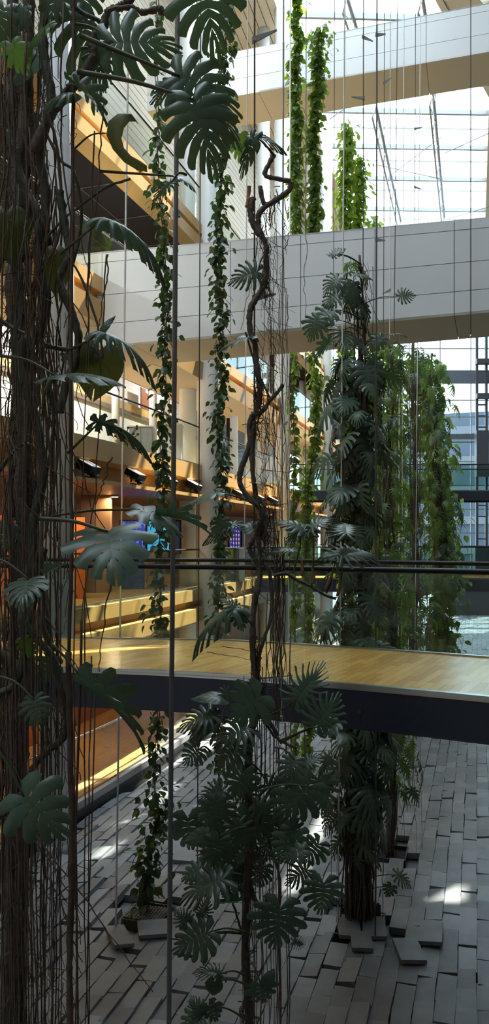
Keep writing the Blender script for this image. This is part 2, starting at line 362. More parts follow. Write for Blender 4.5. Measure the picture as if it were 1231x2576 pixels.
# ---- white panelled bridges
def whitebridge(p, q, ztop, zbot, depth, rows, plen, label, off0=0.):
    p=Vector((*p,0)); q=Vector((*q,0)); u=(q-p).normalized(); L=(q-p).length
    n=Vector((-u.y,u.x,0))                                # away from the camera
    if n.y<0: n=-n
    t=thing('enclosed_bridge',label,'bridge',(p.x+u.x*L/2,p.y+u.y*L/2,zbot(.5)))
    def pt(s,z,o): return p+u*s+n*o+Vector((0,0,z))
    zt=lambda s: lerp(ztop(0),ztop(1),s/L); zb=lambda s: lerp(zbot(0),zbot(1),s/L)
    b=MB(); b.hexa([pt(0,zb(0)+.04,.03),pt(L,zb(L)+.04,.03),pt(L,zb(L)+.04,depth-.03),pt(0,zb(0)+.04,depth-.03)],[pt(0,zt(0)-.03,.03),pt(L,zt(L)-.03,.03),pt(L,zt(L)-.03,depth-.03),pt(0,zt(0)-.03,depth-.03)]); obj('core',b,M['joint'],t)
    for side,nm in((0,'cladding'),(1,'rear_cladding')):
        b=MB(); g=.006; s=-off0
        while s<L:
            s0=max(s,0)+g; s1=min(s+plen,L)-g
            if s1>s0:
                for r0,r1 in zip(rows[:-1],rows[1:]):
                    def zz(ss,f): return lerp(zt(ss),zb(ss),f)
                    o0,o1=(0,.03) if side==0 else (depth-.03,depth)
                    b.hexa([pt(s0,zz(s0,r1)+g,o0),pt(s1,zz(s1,r1)+g,o0),pt(s1,zz(s1,r1)+g,o1),pt(s0,zz(s0,r1)+g,o1)],
                           [pt(s0,zz(s0,r0)-g,o0),pt(s1,zz(s1,r0)-g,o0),pt(s1,zz(s1,r0)-g,o1),pt(s0,zz(s0,r0)-g,o1)],random.random())
            s+=plen
        obj(nm,b,M['panel'],t)
    b=MB(); s=-off0
    while s<L:
        s0=max(s,0)+.005; s1=min(s+plen*1.5,L)-.005
        if s1>s0: b.hexa([pt(s0,zb(s0),0.0),pt(s1,zb(s1),0.0),pt(s1,zb(s1),depth),pt(s0,zb(s0),depth)],[pt(s0,zb(s0)+.045,0.0),pt(s1,zb(s1)+.045,0.0),pt(s1,zb(s1)+.045,depth),pt(s0,zb(s0)+.045,depth)])
        s+=plen*1.5
    obj('underside',b,M['soffit'],t)
    b=MB(); b.hexa([pt(0,zt(0)-.03,0),pt(L,zt(L)-.03,0),pt(L,zt(L)-.03,depth),pt(0,zt(0)-.03,depth)],[pt(0,zt(0),0),pt(L,zt(L),0),pt(L,zt(L),depth),pt(0,zt(0),depth)]); obj('coping',b,M['panel'],t)
    return t
lu=Vector((4.157+3.333,13.05-15.5)).normalized()
whitebridge((-3.333-lu.x*.35,15.5-lu.y*.35),(4.157+lu.x*3,13.05+lu.y*3),lambda s:lerp(11.06,10.66,s),lambda s:lerp(9.10,9.16,s),1.65,[0,.11,.45,.75,1],1.36,'lower white panelled bridge crossing the whole picture above the vines',.5)
whitebridge((-2.9,22.84),(9.,19.25),lambda s:19.28,lambda s:18.0,1.55,[0,.16,.62,1],3.1,'upper white panelled bridge near the roof, with beige underside',1.2)
# ---- roof: glazed strip between slatted ceilings
def xl(Y): return 1.1+.277*(Y-28.5)
def xr(Y):
    if Y<28.5: return 7.1+.3*(Y-28.5)
    if Y<34.8: return 7.1+.635*(Y-28.5)
    return 11.1+.3*(Y-34.8)
b=MB(); k=0
ys=[-8,2,12,20,28.5,36,44,50,57]
o=0.
while o<14:                                               # boards run along the hall
    for y0,y1 in zip(ys[:-1],ys[1:]):
        a=[Vector((xl(y0)-o-.30,y0,ROOF)),Vector((xl(y0)-o,y0,ROOF)),Vector((xl(y1)-o,y1,ROOF)),Vector((xl(y1)-o-.30,y1,ROOF))]
        b.hexa(a,[v+Vector((0,0,.1)) for v in a],random.random())
    o+=.33
c=b; 
for y0,y1 in zip(ys[:-1],ys[1:]):
    a=[Vector((xl(y0)-14,y0,ROOF+.16)),Vector((xl(y0),y0,ROOF+.16)),Vector((xl(y1),y1,ROOF+.16)),Vector((xl(y1)-14,y1,ROOF+.16))]
    b.hexa(a,[v+Vector((0,0,.25)) for v in a],.3)
struct('ceiling_left',b,M['slat'],'beige slatted ceiling over the left galleries','ceiling')
SUN=Vector((math.sin(math.radians(38))*math.cos(math.radians(55)),math.cos(math.radians(38))*math.cos(math.radians(55)),math.sin(math.radians(55))))
def up(X,Y,z=0.): k=(ROOF-z)/SUN.z; return (X+SUN.x*k,Y+SUN.y*k)
# unseen slots added to the right-hand ceiling to throw sun streaks: (y0, x at y0, y1, x at y1, width)
SLOTS=[]
for (xa,ya,xb,yb,w) in [(.70,11.5,1.75,15.2,.30),(3.0,11.25,4.2,12.2,.8),(-2.4,12.7,-1.35,17.2,.36)]:
    (u0,v0),(u1,v1)=up(xa,ya),up(xb,yb); SLOTS.append((v0,u0,v1,u1,w))
(u0,v0),(u1,v1)=up(-2.5,8.75,3.97),up(-.8,9.7,3.97); SLOTS.append((v0,u0,v1,u1,.5))
(u0,v0),(u1,v1)=up(2.35,19.9,10.3),up(3.7,21.3,10.3); SLOTS.append((v0,u0,v1,u1,.8))
br=sorted(set([-8.,10.,20.,28.5,34.8,45.,57.]+[s[0] for s in SLOTS]+[s[2] for s in SLOTS]))
b=MB(); gl=MB()
for y0,y1 in zip(br[:-1],br[1:]):
    ym=(y0+y1)/2; cuts=[]
    for v0,u0,v1,u1,w in SLOTS:
        if v0<ym<v1:
            f=lambda y:lerp(u0,u1,(y-v0)/(v1-v0)); cuts.append((f(y0)-w/2,f(y1)-w/2,f(y0)+w/2,f(y1)+w/2))
    cuts.sort(); xa0,xa1=xr(y0),xr(y1)
    def quad(mb,x00,x01,x10,x11,h,zz=ROOF,t=.5):
        a=[Vector((x00,y0,zz)),Vector((x10,y0,zz)),Vector((x11,y1,zz)),Vector((x01,y1,zz))]; mb.hexa(a,[v+Vector((0,0,h)) for v in a],t)
    for c0,c1,c2,c3 in cuts:
        if c0>xa0: quad(b,xa0,xa1,c0,c1,.35)
        quad(gl,c0,c1,c2,c3,.02,ROOF+.3); xa0,xa1=c2,c3
    o=0.
    quad(b,xa0,xa1,30.,30.,.35)
cr=struct('ceiling_right',b,M['slat'],'beige ceiling along the right side of the glazed roof','ceiling')
b=MB(); o=.0
while o<4:
    for y0,y1 in [(12,20),(20,28.5),(28.5,34.8),(34.8,45),(45,55)]:
        hit=False
        for s in SLOTS:
            for i in range(9):
                y=lerp(s[0],s[2],i/8)
                if y0<y<y1 and abs(lerp(s[1],s[3],i/8)-(lerp(xr(y0),xr(y1),(y-y0)/(y1-y0))+o+.14))<s[4]/2+.3: hit=True
        if hit: continue
        a=[Vector((xr(y0)+o,y0,ROOF-.06)),Vector((xr(y0)+o+.28,y0,ROOF-.06)),Vector((xr(y1)+o+.28,y1,ROOF-.06)),Vector((xr(y1)+o,y1,ROOF-.06))]
        b.hexa(a,[v+Vector((0,0,.05)) for v in a],random.random())
    o+=.31
struct('trim_8',b,M['slat'],'slats of the right ceiling beside the glazing','trim')
struct('sun_slot_panes',gl,M['roofglass'],'narrow rooflights in the right ceiling','window')  # glazing of the slots added to shape the sunlight
gp=MB()
for y0,y1 in zip(ys[:-1],ys[1:]):
    for k in range(3):
        q=lambda y,f:lerp(xl(y),xr(y),f)
        a=[Vector((q(y0,k/3),y0,ROOF+.3)),Vector((q(y0,(k+1)/3),y0,ROOF+.3)),Vector((q(y1,(k+1)/3),y1,ROOF+.3)),Vector((q(y1,k/3),y1,ROOF+.3))]
        gp.hexa(a,[v+Vector((0,0,.02)) for v in a])
w1=struct('window_1',gp,M['roofglass'],'glazed roof strip over the atrium','window')
for k,Y in enumerate([6,9,12,15,18,21,24,27,29.6,32.6,36.2,39.5,43,47,51,55]):          # purlins
    b=MB(); b.bar((xl(Y)-.2,Y,ROOF+.2),(xr(Y+.25)+.2,Y+.25,ROOF+.2),.12,.22); obj('purlin',b,M['palesteel'],w1)
    b=MB(); b.bar((xl(Y+1.6)-.2,Y+1.6,ROOF+.26),(xr(Y+1.8)+.2,Y+1.8,ROOF+.26),.04,.06); obj('glazing_bar',b,M['palesteel'],w1)
for k,(xa,ya,xb,yb) in enumerate([(6.08,35.6,9.9,48.6),(8.5,34.6,12.5,48.),(3.8,28.5,4.9,31.6),(6.6,28.5,8.6,34.2)]):    # trussed rafters
    t=thing('roof_truss',['long leaning trussed rafter under the glazed roof, left one above the lower bridge','long leaning trussed rafter under the glazed roof, right one above the lower bridge','short rafter above the upper bridge left of the cables','short rafter above the upper bridge beside the right ceiling'][k],'truss',((xa+xb)/2,(ya+yb)/2,ROOF-.7))
    b=MB(); b.tube([(xa,ya,ROOF+.1),(xb,yb,ROOF+.1)],.075,8); obj('top_chord',b,M['palesteel'],t,True)
    b=MB(); b.tube([(xa-.15,ya,ROOF-.5),(xb-.15,yb,ROOF-.5)],.045,8); obj('bottom_chord',b,M['palesteel'],t,True)
    n=max(2,int((Vector((xb,yb))-Vector((xa,ya))).length/2.2)); b=MB()
    for i in range(n+1):
        f=i/n; x,y=lerp(xa,xb,f),lerp(ya,yb,f); b.tube([(x,y,ROOF+.1),(x-.15,y,ROOF-.5)],.03,6)
        if i<n:
            f2=(i+1)/n; b.tube([(x-.15,y,ROOF-.5),(lerp(xa,xb,f2),lerp(ya,yb,f2),ROOF+.1)],.014,5)
    obj('web',b,M['palesteel'],t,True)
# tie rods crossing under the glass
for i,(a,bb) in enumerate([((985,440),(1110,345)),((950,415),(1110,450)),((1120,385),(1231,335)),((840,400),(950,470)),((1130,550),(1231,520)),((830,300),(900,250))]):
    Ya,Yb=[(19.55-i*.09)/((1355-q[1])/1932.) for q in(a,bb)]
    b=MB(); b.tube([P(a[0],a[1],Ya),P(bb[0],bb[1],Yb)],.022,5)
    tag(obj('tie_rod',b,M['palesteel'],smooth=True),['thin tie rod rising right between the two long rafters','thin tie rod falling right across the left long rafter','thin tie rod right of the right long rafter, upper one','thin tie rod left of the left long rafter, above the leafy column tops','thin tie rod low at the right edge just over the lower bridge','thin tie rod under the upper bridge by the short leafy columns'][i],'rod')
# ---- far glazed end wall
YE=55.
gp=MB(); gp.box((14,YE,12.6),(24,.02,25.3)); w2=struct('window_2',gp,M['endglass'],'tall glazed end wall of the atrium','window')
for X in [3+i*2.2 for i in range(11)]:
    b=MB(); b.box((X,YE-.05,12.6),(.06,.12,25.2)); obj('mullion',b,M['palesteel'],w2)
for z in [1.1,2.6,4.2,5.7,7.4,9.1,10.8,12.2,14.,15.2,18.9,20.3,22.,23.6]:
    b=MB(); b.box((14,YE-.05,z),(24,.1,.07)); obj('transom',b,M['palesteel'],w2)
for z,h in[(16.8,.9),(12.55,.35),(8.5,.3),(3.6,.28),(1.9,.5)]:
    b=MB(); b.box((14,YE-.35,z),(24,.35,h)); obj('beam',b,M['bluesteel'],w2)
t=thing('lattice_mast','dark steel lattice mast standing against the far glass wall','mast',(16.55,53.6,-.1))
for dx in(-.33,.33):
    b=MB(); b.bar((16.55+dx,53.6,-.1),(16.55+dx,53.6,19.6),.16,.2); obj('post',b,M['darksteel'],t)
for k in range(24):
    z=.6+k*.78
    if k%4!=3: b=MB(); b.box((16.55,53.6,z),(.5,.1,.09)); obj('rung',b,M['darksteel'],t)
for c,sz in[((16.5,53.4,11.2),(.85,.5,3.2)),((16.45,53.4,3.9),(.95,.6,1.8)),((16.6,53.4,15.2),(.95,.5,.35)),((16.6,53.4,17.6),(1.0,.5,.35))]:
    b=MB(); b.box(c,sz); obj('counterweight',b,M['darksteel'],t)
# stair rising behind the distant footbridge
t=thing('staircase','dark stair with sloping rail rising behind the distant footbridges','stairs',(9.,40.,-.1))
b=MB(); b.bar((8.4,40,1.6),(11.0,40,4.2),.12,.3); b.bar((8.4,41.2,1.6),(11.,41.2,4.2),.12,.3); obj('stringer',b,M['darksteel'],t)
b=MB(); b.bar((8.4,40,2.6),(11.,40,5.2),.06,.06); b.bar((8.4,41.2,2.6),(11.,41.2,5.2),.06,.06); obj('handrail',b,M['rail'],t)
b=MB()
for k in range(13): b.box((8.45+k*.205,40.6,1.75+k*.205),(.28,1.2,.04))
obj('tread',b,M['greysteel'],t)
b=MB(); b.bar((8.4,40.6,-.1),(8.4,40.6,1.7),.2,1.2); obj('landing_post',b,M['darksteel'],t)
# low gate and dark doorway on the ground at the far end
b=MB(); b.wallseg((14.3,53.2),(17.6,53.2),-.1,1.9,.08); tag(obj('screen',b,M['darksteel']),'low dark screen at the far end of the paving','screen')
# ---- enclosing walls not facing the camera
b=MB(); b.wallseg((-16,-8),(26,-8),-.2,26,.3); struct('wall_back',b,M['dark'],'dark wall behind the viewer','wall')
b=MB(); b.wallseg((6.5,-8),(9.,8),-.2,26,.3); b.wallseg((9.,8),(24.5,57),-.2,26,.3); struct('wall_right',b,M['dark'],'dark wall on the right side','wall')
b=MB(); b.wallseg((-15,-8),(-15,30),-.2,26,.3); b.wallseg((-15,30),(-2,57),-.2,26,.3); struct('wall_left_outer',b,M['dark'],'outer wall beyond the galleries','wall')
b=MB(); b.wallseg((-15,56.8),(2.2,56.8),-.2,26,.3); struct('wall_end',b,M['cream'],'end wall beside the glazing','wall')
# unseen slabs under and above the viewer, added to shade the near paving
t=thing('gallery_slab','gallery floor the view is taken from','balcony',(0,-3,3.5))
b=MB(); b.box((2,-3.2,3.72),(17,9.2,.5)); obj('deck',b,M['parquet'],t)
t=thing('gallery_slab','gallery slab above the viewpoint','balcony',(0,-3,7.9))
b=MB(); b.box((2,-4.4,8.2),(17,6.6,.6)); obj('deck',b,M['soffit'],t)
# ---- outside beyond the end glass
b=MB(); b.add([(-80,57,-.3),(120,57,-.3),(120,260,-.3),(-80,260,-.3)],[(0,1,2,3)]); struct('ground',b,mat('outside_paving',(.12,.12,.115),.8),'pale pavement outside','ground')
t=thing('office_building','pale curved office building outside the far glass wall','building',(34,106,-.3))
arc=[((34+24*math.cos(a),112-24*math.sin(a)),(math.cos(a),-math.sin(a))) for a in[math.radians(15+i*7.5) for i in range(21)]]
b=MB(); b.sweep(arc,[(0,-.3),(0,20.),(-1,20.),(-1,-.3)],True); obj('wall',b,mat('bluish_facade',(.060,.078,.10),.4),t)
BAND=mat('facade_band',(.13,.14,.15),.5)
for z in(3.5,7,10.5,14,17.5):
    b=MB(); b.sweep(arc,[(0,z),(.25,z),(.25,z+.9),(0,z+.9)],True); obj('floor_band',b,BAND,t)
b=MB(); rnd=random.Random(2)
for i in range(900):
    a=Vector((26+rnd.gauss(0,2.2),80+rnd.gauss(0,1.5),-.2+abs(rnd.gauss(0,.9)))); s=.22
    d=Vector((rnd.uniform(-1,1),rnd.uniform(-1,1),rnd.uniform(-1,1))).normalized(); e=d.orthogonal().normalized()
    b.add([a,a+d*s+e*s*.4,a+d*2*s,a+d*s-e*s*.4],[(0,1,2,3)],rnd.random())
tag(obj('hedge',b,M['palm']),'low green hedge outside the far glass wall','hedge')
# ================================================================ things in the galleries
def on_edge(px, off=0.):                                  # depth where the picture column px meets the gallery edge line
    lo,hi=7.,60.
    for _ in range(50):
        m=(lo+hi)/2
        if (px-CX)/F*m < xe(m)+off: lo=m
        else: hi=m
    # (edge is left of the ray once far enough)
    return lo
def edge_pt(px, off=0.):
    best=None
    for i in range(600):
        Y=8+i*.06; e=abs((xe(Y)+off)-(px-CX)/F*Y)
        if best is None or e<best[0]: best=(e,Y)
    Y=best[1]; return Vector((xe(Y)+off,Y,0))
FL=[(222,'dim floodlight on the timber ledge nearest the dark vine mass, leftmost of the row'),(340,'dim floodlight on the timber ledge beside the pale rope'),
    (425,'glowing floodlight on the ledge behind the leafy thin vine and grey pole'),(488,'glowing floodlight on the ledge just left of the big white column'),
    (600,'floodlight on the ledge just right of the big white column'),(652,'glowing floodlight on the ledge behind the twisted bare liana'),(686,'glowing floodlight on the ledge at the foot of the farther white column')]
for k,(px,l) in enumerate(FL):
    p=edge_pt(px,.02); z=7.25-.80
    t=thing('floodlight',l,'floodlight',(p.x,p.y,z),'floodlights along the gallery ledge')
    yaw=Matrix.Rotation(math.radians(-17),3,'Z'); tl=yaw@Matrix.Rotation(math.radians(28),3,'Y')
    b=MB(); b.box((p.x,p.y,z+.235),(.34,.40,.13),tl); 
    for i in range(5): b.box(Vector((p.x,p.y,z+.235))+tl@Vector((-.14+i*.07,0,-.085)),(.012,.38,.06),tl)
    obj('housing',b,M['rail'],t)
    b=MB(); b.box(Vector((p.x,p.y,z+.235))+tl@Vector((0,0,.068)),(.30,.36,.012),tl)
    obj('lamp_face',b,emat('flood_face_%d'%k,(1,.97,.9),(.25,.3,2.5,2.5,.6,2.2,2.2)[k]),t)
    b=MB(); b.box(Vector((p.x,p.y,z+.235))+tl@Vector((0,0,.076)),(.30,.012,.008),tl); obj('face_bar',b,M['rail'],t)
    b=MB(); c=Vector((p.x,p.y,z+.12))
    for s in(-.215,.215): b.box(c+yaw@Vector((0,s,.04)),(.03,.012,.20),yaw)
    b.box(c+yaw@Vector((0,0,-.09)),(.05,.44,.02),yaw); b.box(c+yaw@Vector((0,0,-.105)),(.12,.18,.03),yaw); obj('bracket',b,M['rail'],t)
    b=MB(); b.tube([c+yaw@Vector((.12,-.12,-.06)),c+yaw@Vector((.12,.12,-.06))],.035,10); obj('ballast',b,M['rail'],t,True)
def downlight(x,y,z,power,col,size,label,group):
    t=thing('ceiling_light',label,'lamp',(x,y,z-.05),group)
    b=MB(); b.tube([(x,y,z-.05),(x,y,z)],.11,16); obj('housing',b,M['steel'],t)
    b=MB(); b.tube([(x,y,z-.056),(x,y,z-.048)],.085,16); obj('diffuser',b,emat('lamp_glow',col,6.),t)
    ld=bpy.data.lights.new('ceiling_light_lamp','AREA'); ld.shape='DISK'; ld.size=size; ld.energy=power; ld.color=col
    lo=bpy.data.objects.new('lamp',ld); C.objects.link(lo); lo.parent=t; lo.location=(0,0,-.02)
    WM[lo.name]=wm(t)
zs=7.25-.88
names1=['downlight under the floodlight ledge beside the dark vine mass','downlight under the floodlight ledge near the pale rope','downlight under the floodlight ledge behind the thin leafy vine','downlight in the brown ceiling right of the big white column','downlight in the brown ceiling by the farther white column','distant downlight in the brown ceiling']
for i,Y in enumerate([14.,16.4,18.8,22.6,26.,33.]):
    downlight(xe(Y)-1.5,Y,zs,LAMP1,(1,.72,.42),.3,names1[i],'downlights of the first gallery')
names2=['downlight at the near end of the bright upper gallery','downlight above the cabinets of the bright upper gallery','downlight behind the big white column in the upper gallery','downlight beyond the framed picture in the upper gallery','far downlight of the upper gallery']
for i,Y in enumerate([15.,18.5,22.,26.,33.]):  # lamps added to brighten the back wall in place of daylight
    downlight(xe(Y)-4.4,Y,13.7-.98,LAMP2,(1,.97,.92),.5,names2[i],'downlights of the second gallery')
names3=['downlight of the ground gallery beside the dark vine mass','downlight of the ground gallery below the near footbridge','far downlight of the ground gallery']
for i,Y in enumerate([13.5,18,24.]):
    downlight(xe(Y)-1.8,Y,3.97-.90,LAMP0,(1,.62,.3),.3,names3[i],'downlights of the ground gallery')
# display screens and stands on the first gallery
def panel(px0,px1,py0,py1,Y,th=.08,dz=0.):
    a=P(px0,py1,Y); c=P(px1,py0,Y); return Vector(((a.x+c.x)/2,Y,(a.z+c.z)/2)),(c.x-a.x,th,c.z-a.z)
def screenmat(name, kind):
    m,nt,b=nodes(name); N=nt.nodes; L=nt.links
    tc=N.new('ShaderNodeTexCoord'); vor=N.new('ShaderNodeTexVoronoi'); L.new(tc.outputs['Object'],vor.inputs['Vector'])
    cr=N.new('ShaderNodeValToRGB'); e=cr.color_ramp.elements
    if kind=='crowd':
        nz=N.new('ShaderNodeTexNoise'); nz.inputs['Scale'].default_value=7; nz.inputs['Detail'].default_value=6; nz.inputs['Roughness'].default_value=.75
        L.new(tc.outputs['Object'],nz.inputs['Vector']); L.new(nz.outputs['Fac'],cr.inputs[0])
        e[0].position=.44; e[0].color=(.006,.012,.30,1); e[1].position=.62; e[1].color=(.30,.45,.95,1); n=e.new(.52); n.color=(.02,.05,.55,1)
    else:
        mp=N.new('ShaderNodeMapping'); mp.inputs['Scale'].default_value=(1,0,1); L.new(tc.outputs['Object'],mp.inputs[0])
        br=N.new('ShaderNodeTexBrick'); br.offset=0; br.inputs['Scale'].default_value=1; br.inputs['Brick Width'].default_value=.085; br.inputs['Row Height'].default_value=.13; br.inputs['Mortar Size'].default_value=.022
        br.inputs['Color1'].default_value=(.55,.35,.45,1); br.inputs['Color2'].default_value=(.2,.25,.7,1); br.inputs['Mortar'].default_value=(.01,.01,.12,1)
        ro=N.new('ShaderNodeMapping'); ro.inputs['Rotation'].default_value=(math.radians(90),0,0); L.new(tc.outputs['Object'],ro.inputs[0]); L.new(ro.outputs[0],br.inputs['Vector'])
        b.inputs['Emission Strength'].default_value=.8; L.new(br.outputs['Color'],b.inputs['Emission Color']); b.inputs['Base Color'].default_value=(0.01,.01,.02,1); return m
    L.new(cr.outputs[0],b.inputs['Emission Color']); b.inputs['Emission Strength'].default_value=.8; b.inputs['Base Color'].default_value=(.01,.01,.03,1); return m
def screen(px0,px1,py0,py1,Y,m,label,leg=True):
    c,s=panel(px0,px1,py0,py1,Y); t=thing('display_screen',label,'screen',(c.x,Y,3.97))
    b=MB(); b.box((c.x,Y+.02,c.z),(s[0]+.1,.10,s[2]+.1)); obj('housing',b,M['rail'],t)
    b=MB(); b.box((c.x,Y-.035,c.z),(s[0],.012,s[2])); obj('display',b,m,t)
    zb=c.z-s[2]/2
    b=MB()
    b.box((c.x,Y+.05,(3.97+zb)/2),(s[0]*.3,.06,zb-3.97)); b.box((c.x,Y+.05,3.985),(s[0]*.7,.35,.03)); obj('stand',b,M['darksteel'],t)
    return t
screen(306,366,1312,1392,20.6,screenmat('crowd_screen','crowd'),'bright blue screen showing a dotted crowd pattern, above the footbridge rails')
screen(372,428,1312,1384,21.4,emat('pale_blue_screen',(.05,.42,.75),.8),'light blue screen right of the crowd screen, beside the grey pole')
screen(430,452,1312,1390,21.0,emat('dark_screen',(.01,.02,.06),.4),'narrow dark screen just right of the grey pole')
screen(577,606,1324,1378,25.,screenmat('portrait_screen','grid'),'dark screen with rows of small portraits behind the bare liana')
c,s=panel(306,364,1402,1500,20.2); b=MB(); b.box((c.x,20.2,3.97+.55),(s[0],.06,1.1))
tag(obj('display_board',b,mat('blue_board',(.02,.05,.22),.4)),'plain blue board standing below the crowd screen','board')
c,s=panel(182,203,1270,1390,17.); b=MB(); b.box((c.x,17.,3.97+.9),(s[0]+.2,.06,1.8)); tag(obj('display_board',b,M['orange']),'orange-red board beside the near white column','board')
c,s=panel(0,12,1270,1390,15.5); b=MB(); b.box((c.x,15.5,3.97+.9),(.5,.06,1.8)); tag(obj('display_board',b,M['orange']),'orange-red board at the left edge behind the dark vines','board')
for i,(x0,x1,col,l) in enumerate([(568,588,(.35,.42,.02),'yellow-green exhibition box behind the second thin vine'),(590,600,(.10,.14,.13),'narrow grey-green box right of the yellow-green one'),(602,616,(.30,.32,.31),'pale grey box left of the bare liana on the gallery')]):
    c,s=panel(x0,x1,1388,1430,24.); b=MB(); b.box((c.x,24,3.97+.5),(s[0],.4,1.0))
    b.box((c.x,24,3.97+1.01),(s[0]+.02,.42,.02)); tag(obj('exhibition_box',b,mat('box_%d'%i,col,.5)),l,'box')
b=MB(); 
for px in(225,262,458,474): 
    p=P(px,1300,19 if px<300 else 22.6); b=MB(); b.box((p.x,p.y,3.97+1.2),(.35,.3,2.4)); 
    tag(obj('pier',b,M['brown' if px in(225,474) else 'tan']),{225:'dark brown pier beside the near end of the screens',262:'tan pier left of the crowd screen',458:'tan pier left of the big white column',474:'brown pier hidden close to the big white column'}[px],'pier')
# upper gallery room
t=thing('cabinet','pale cabinet with grey front behind the upper glass balustrade','cabinet',P(358,1130,20.5)); p=P(358,1130,20.5); p.z=7.25
b=MB(); b.box((p.x,p.y,p.z+.5),(.62,.5,1.0)); obj('body',b,M['greysteel'],t)
b=MB(); b.box((p.x,p.y,p.z+1.015),(.68,.56,.03)); obj('top',b,M['cream'],t)
b=MB(); b.box((p.x-.155,p.y-.26,p.z+.5),(.29,.02,.92)); b.box((p.x+.155,p.y-.26,p.z+.5),(.29,.02,.92)); obj('door',b,M['palesteel'],t)
t=thing('counter','long cream counter behind the upper glass balustrade','counter',P(435,1130,20.6)); p=P(430,1130,20.6); p.z=7.25
b=MB(); b.box((p.x,p.y,p.z+.52),(.6,.6,1.04)); obj('body',b,M['cream'],t)
b=MB(); b.box((p.x,p.y,p.z+1.06),(.64,.66,.05)); obj('top',b,M['white'],t)
p=P(312,1125,17.6); p.z=7.25
t=thing('dried_flower_stand','dark dried stems with ball heads behind the upper glass balustrade','plant',p)
b=MB(); b.tube([p,p+Vector((0,0,.30))],[.16,.20],14); obj('pot',b,M['brown'],t)
r=random.Random(5); b=MB(); h=MB()
for i in range(16):
    a=p+Vector((r.uniform(-.32,.32),r.uniform(-.2,.2),r.uniform(.38,.66))); b.tube([p+Vector((0,0,.28)),(p+a)/2+Vector((0,0,.08)),a],.008,4); h.ball(a,.03,7,5)
obj('stem',b,M['black'],t); obj('seed_heads',h,M['black'],t)
def wallP(px,py): Y=13.75/(.3-(px-CX)/F); return P(px,py,Y)
p=wallP(362,1005); yw=Matrix.Rotation(-math.atan(.3),3,'Z')@Matrix.Rotation(math.radians(90),3,'Z')
def onwall(px,py,u,out,sz,n=0.): return wallP(px,py)+Vector((.958,-.287,0))*out+Vector((.287,.958,0))*u
W3=Matrix(((.958,.287,0),(-.287,.958,0),(0,0,1)))         # x out of the wall, y along it
t=thing('wall_panel','brown panel with a white notice on the cream upper gallery wall','panel',onwall(362,1030,0,.05,0))
b=MB(); b.box(onwall(362,1005,0,.06,0),(.05,.85,.85),W3); obj('board',b,M['woodred'],t)
b=MB(); b.box(onwall(362,985,.1,.09,0),(.012,.26,.12),W3); obj('paper_notice',b,M['white'],t)
t=thing('picture_frame','small dark framed picture on the cream wall right of the second thin vine','picture',onwall(577,1000,0,.05,0))
b=MB(); b.box(onwall(577,985,0,.06,0),(.05,.8,.62),W3); obj('frame',b,M['woodred'],t)
b=MB(); b.box(onwall(577,985,0,.09,0),(.012,.62,.46),W3); obj('print',b,M['brown'],t)
t=thing('wall_lamp','small square lit wall lamp right of the framed picture','lamp',onwall(600,1016,0,.05,0))
b=MB(); b.box(onwall(600,1010,0,.06,0),(.06,.42,.24),W3); obj('frame',b,M['greysteel'],t)
b=MB(); b.box(onwall(600,1010,0,.10,0),(.02,.32,.16),W3); obj('diffuser',b,emat('wall_lamp_glow',(1,.95,.85),3.),t)
c,s=panel(579,598,1058,1195,23.6); t=thing('partition_panel','tall white partition standing behind the second thin vine in the upper gallery','partition',(c.x,23.6,7.25))
b=MB(); b.box((c.x,23.7,7.25+.9),(s[0],.5,1.8)); obj('panel',b,M['white'],t)
b=MB(); b.box((c.x-s[0]/2-.06,23.8,7.25+.9),(.10,.5,1.7)); obj('dark_side',b,M['rail'],t)
# white boxes of the low wall near the liana in the upper gallery
p=P(655,1190,26.5); b=MB(); b.box((p.x,26.5,7.25+.45),(1.1,.4,.9)); tag(obj('counter',b,M['white']),'low white counter behind the bare liana in the upper gallery','counter')
# planted pits with gratings
for i,((p,a,bb),l) in enumerate(zip(PITS,['planting pit of the tall monstera column, in the right foreground paving','planting pit with metal grating at the foot of the left thin vine','planting pit of the column behind the tall monstera column','planting pit half hidden behind the central monstera'])):
    t=thing('planting_pit',l,'pit',(p.x,p.y,-.14))
    rot=Matrix.Rotation(-math.atan2(D.x,D.y),3,'Z')
    b=MB(); b.box((p.x,p.y,-.10),(a,bb,.06),rot); obj('soil',b,M['soil'],t)
    b=MB()
    for s in(-1,1):
        b.box(Vector((p.x,p.y,-.065))+rot@Vector((s*a/2,0,0)),(.02,bb,.13),rot); b.box(Vector((p.x,p.y,-.065))+rot@Vector((0,s*bb/2,0)),(a,.02,.13),rot)
    obj('frame',b,M['kerb'] if i!=1 else M['bark'],t)
    if i==1:
        b=MB()
        for k in range(12): b.box(Vector((p.x,p.y,.02))+rot@Vector((-a/2+(k+.5)*a/12,-.06,0)),(.008,bb*.75,.02),rot)
        for k in range(9): b.box(Vector((p.x,p.y,.025))+rot@Vector((0,-bb/2+(k+.5)*bb*.75/9,0)),(a,.008,.02),rot)
        obj('grating',b,M['bracket'],t)
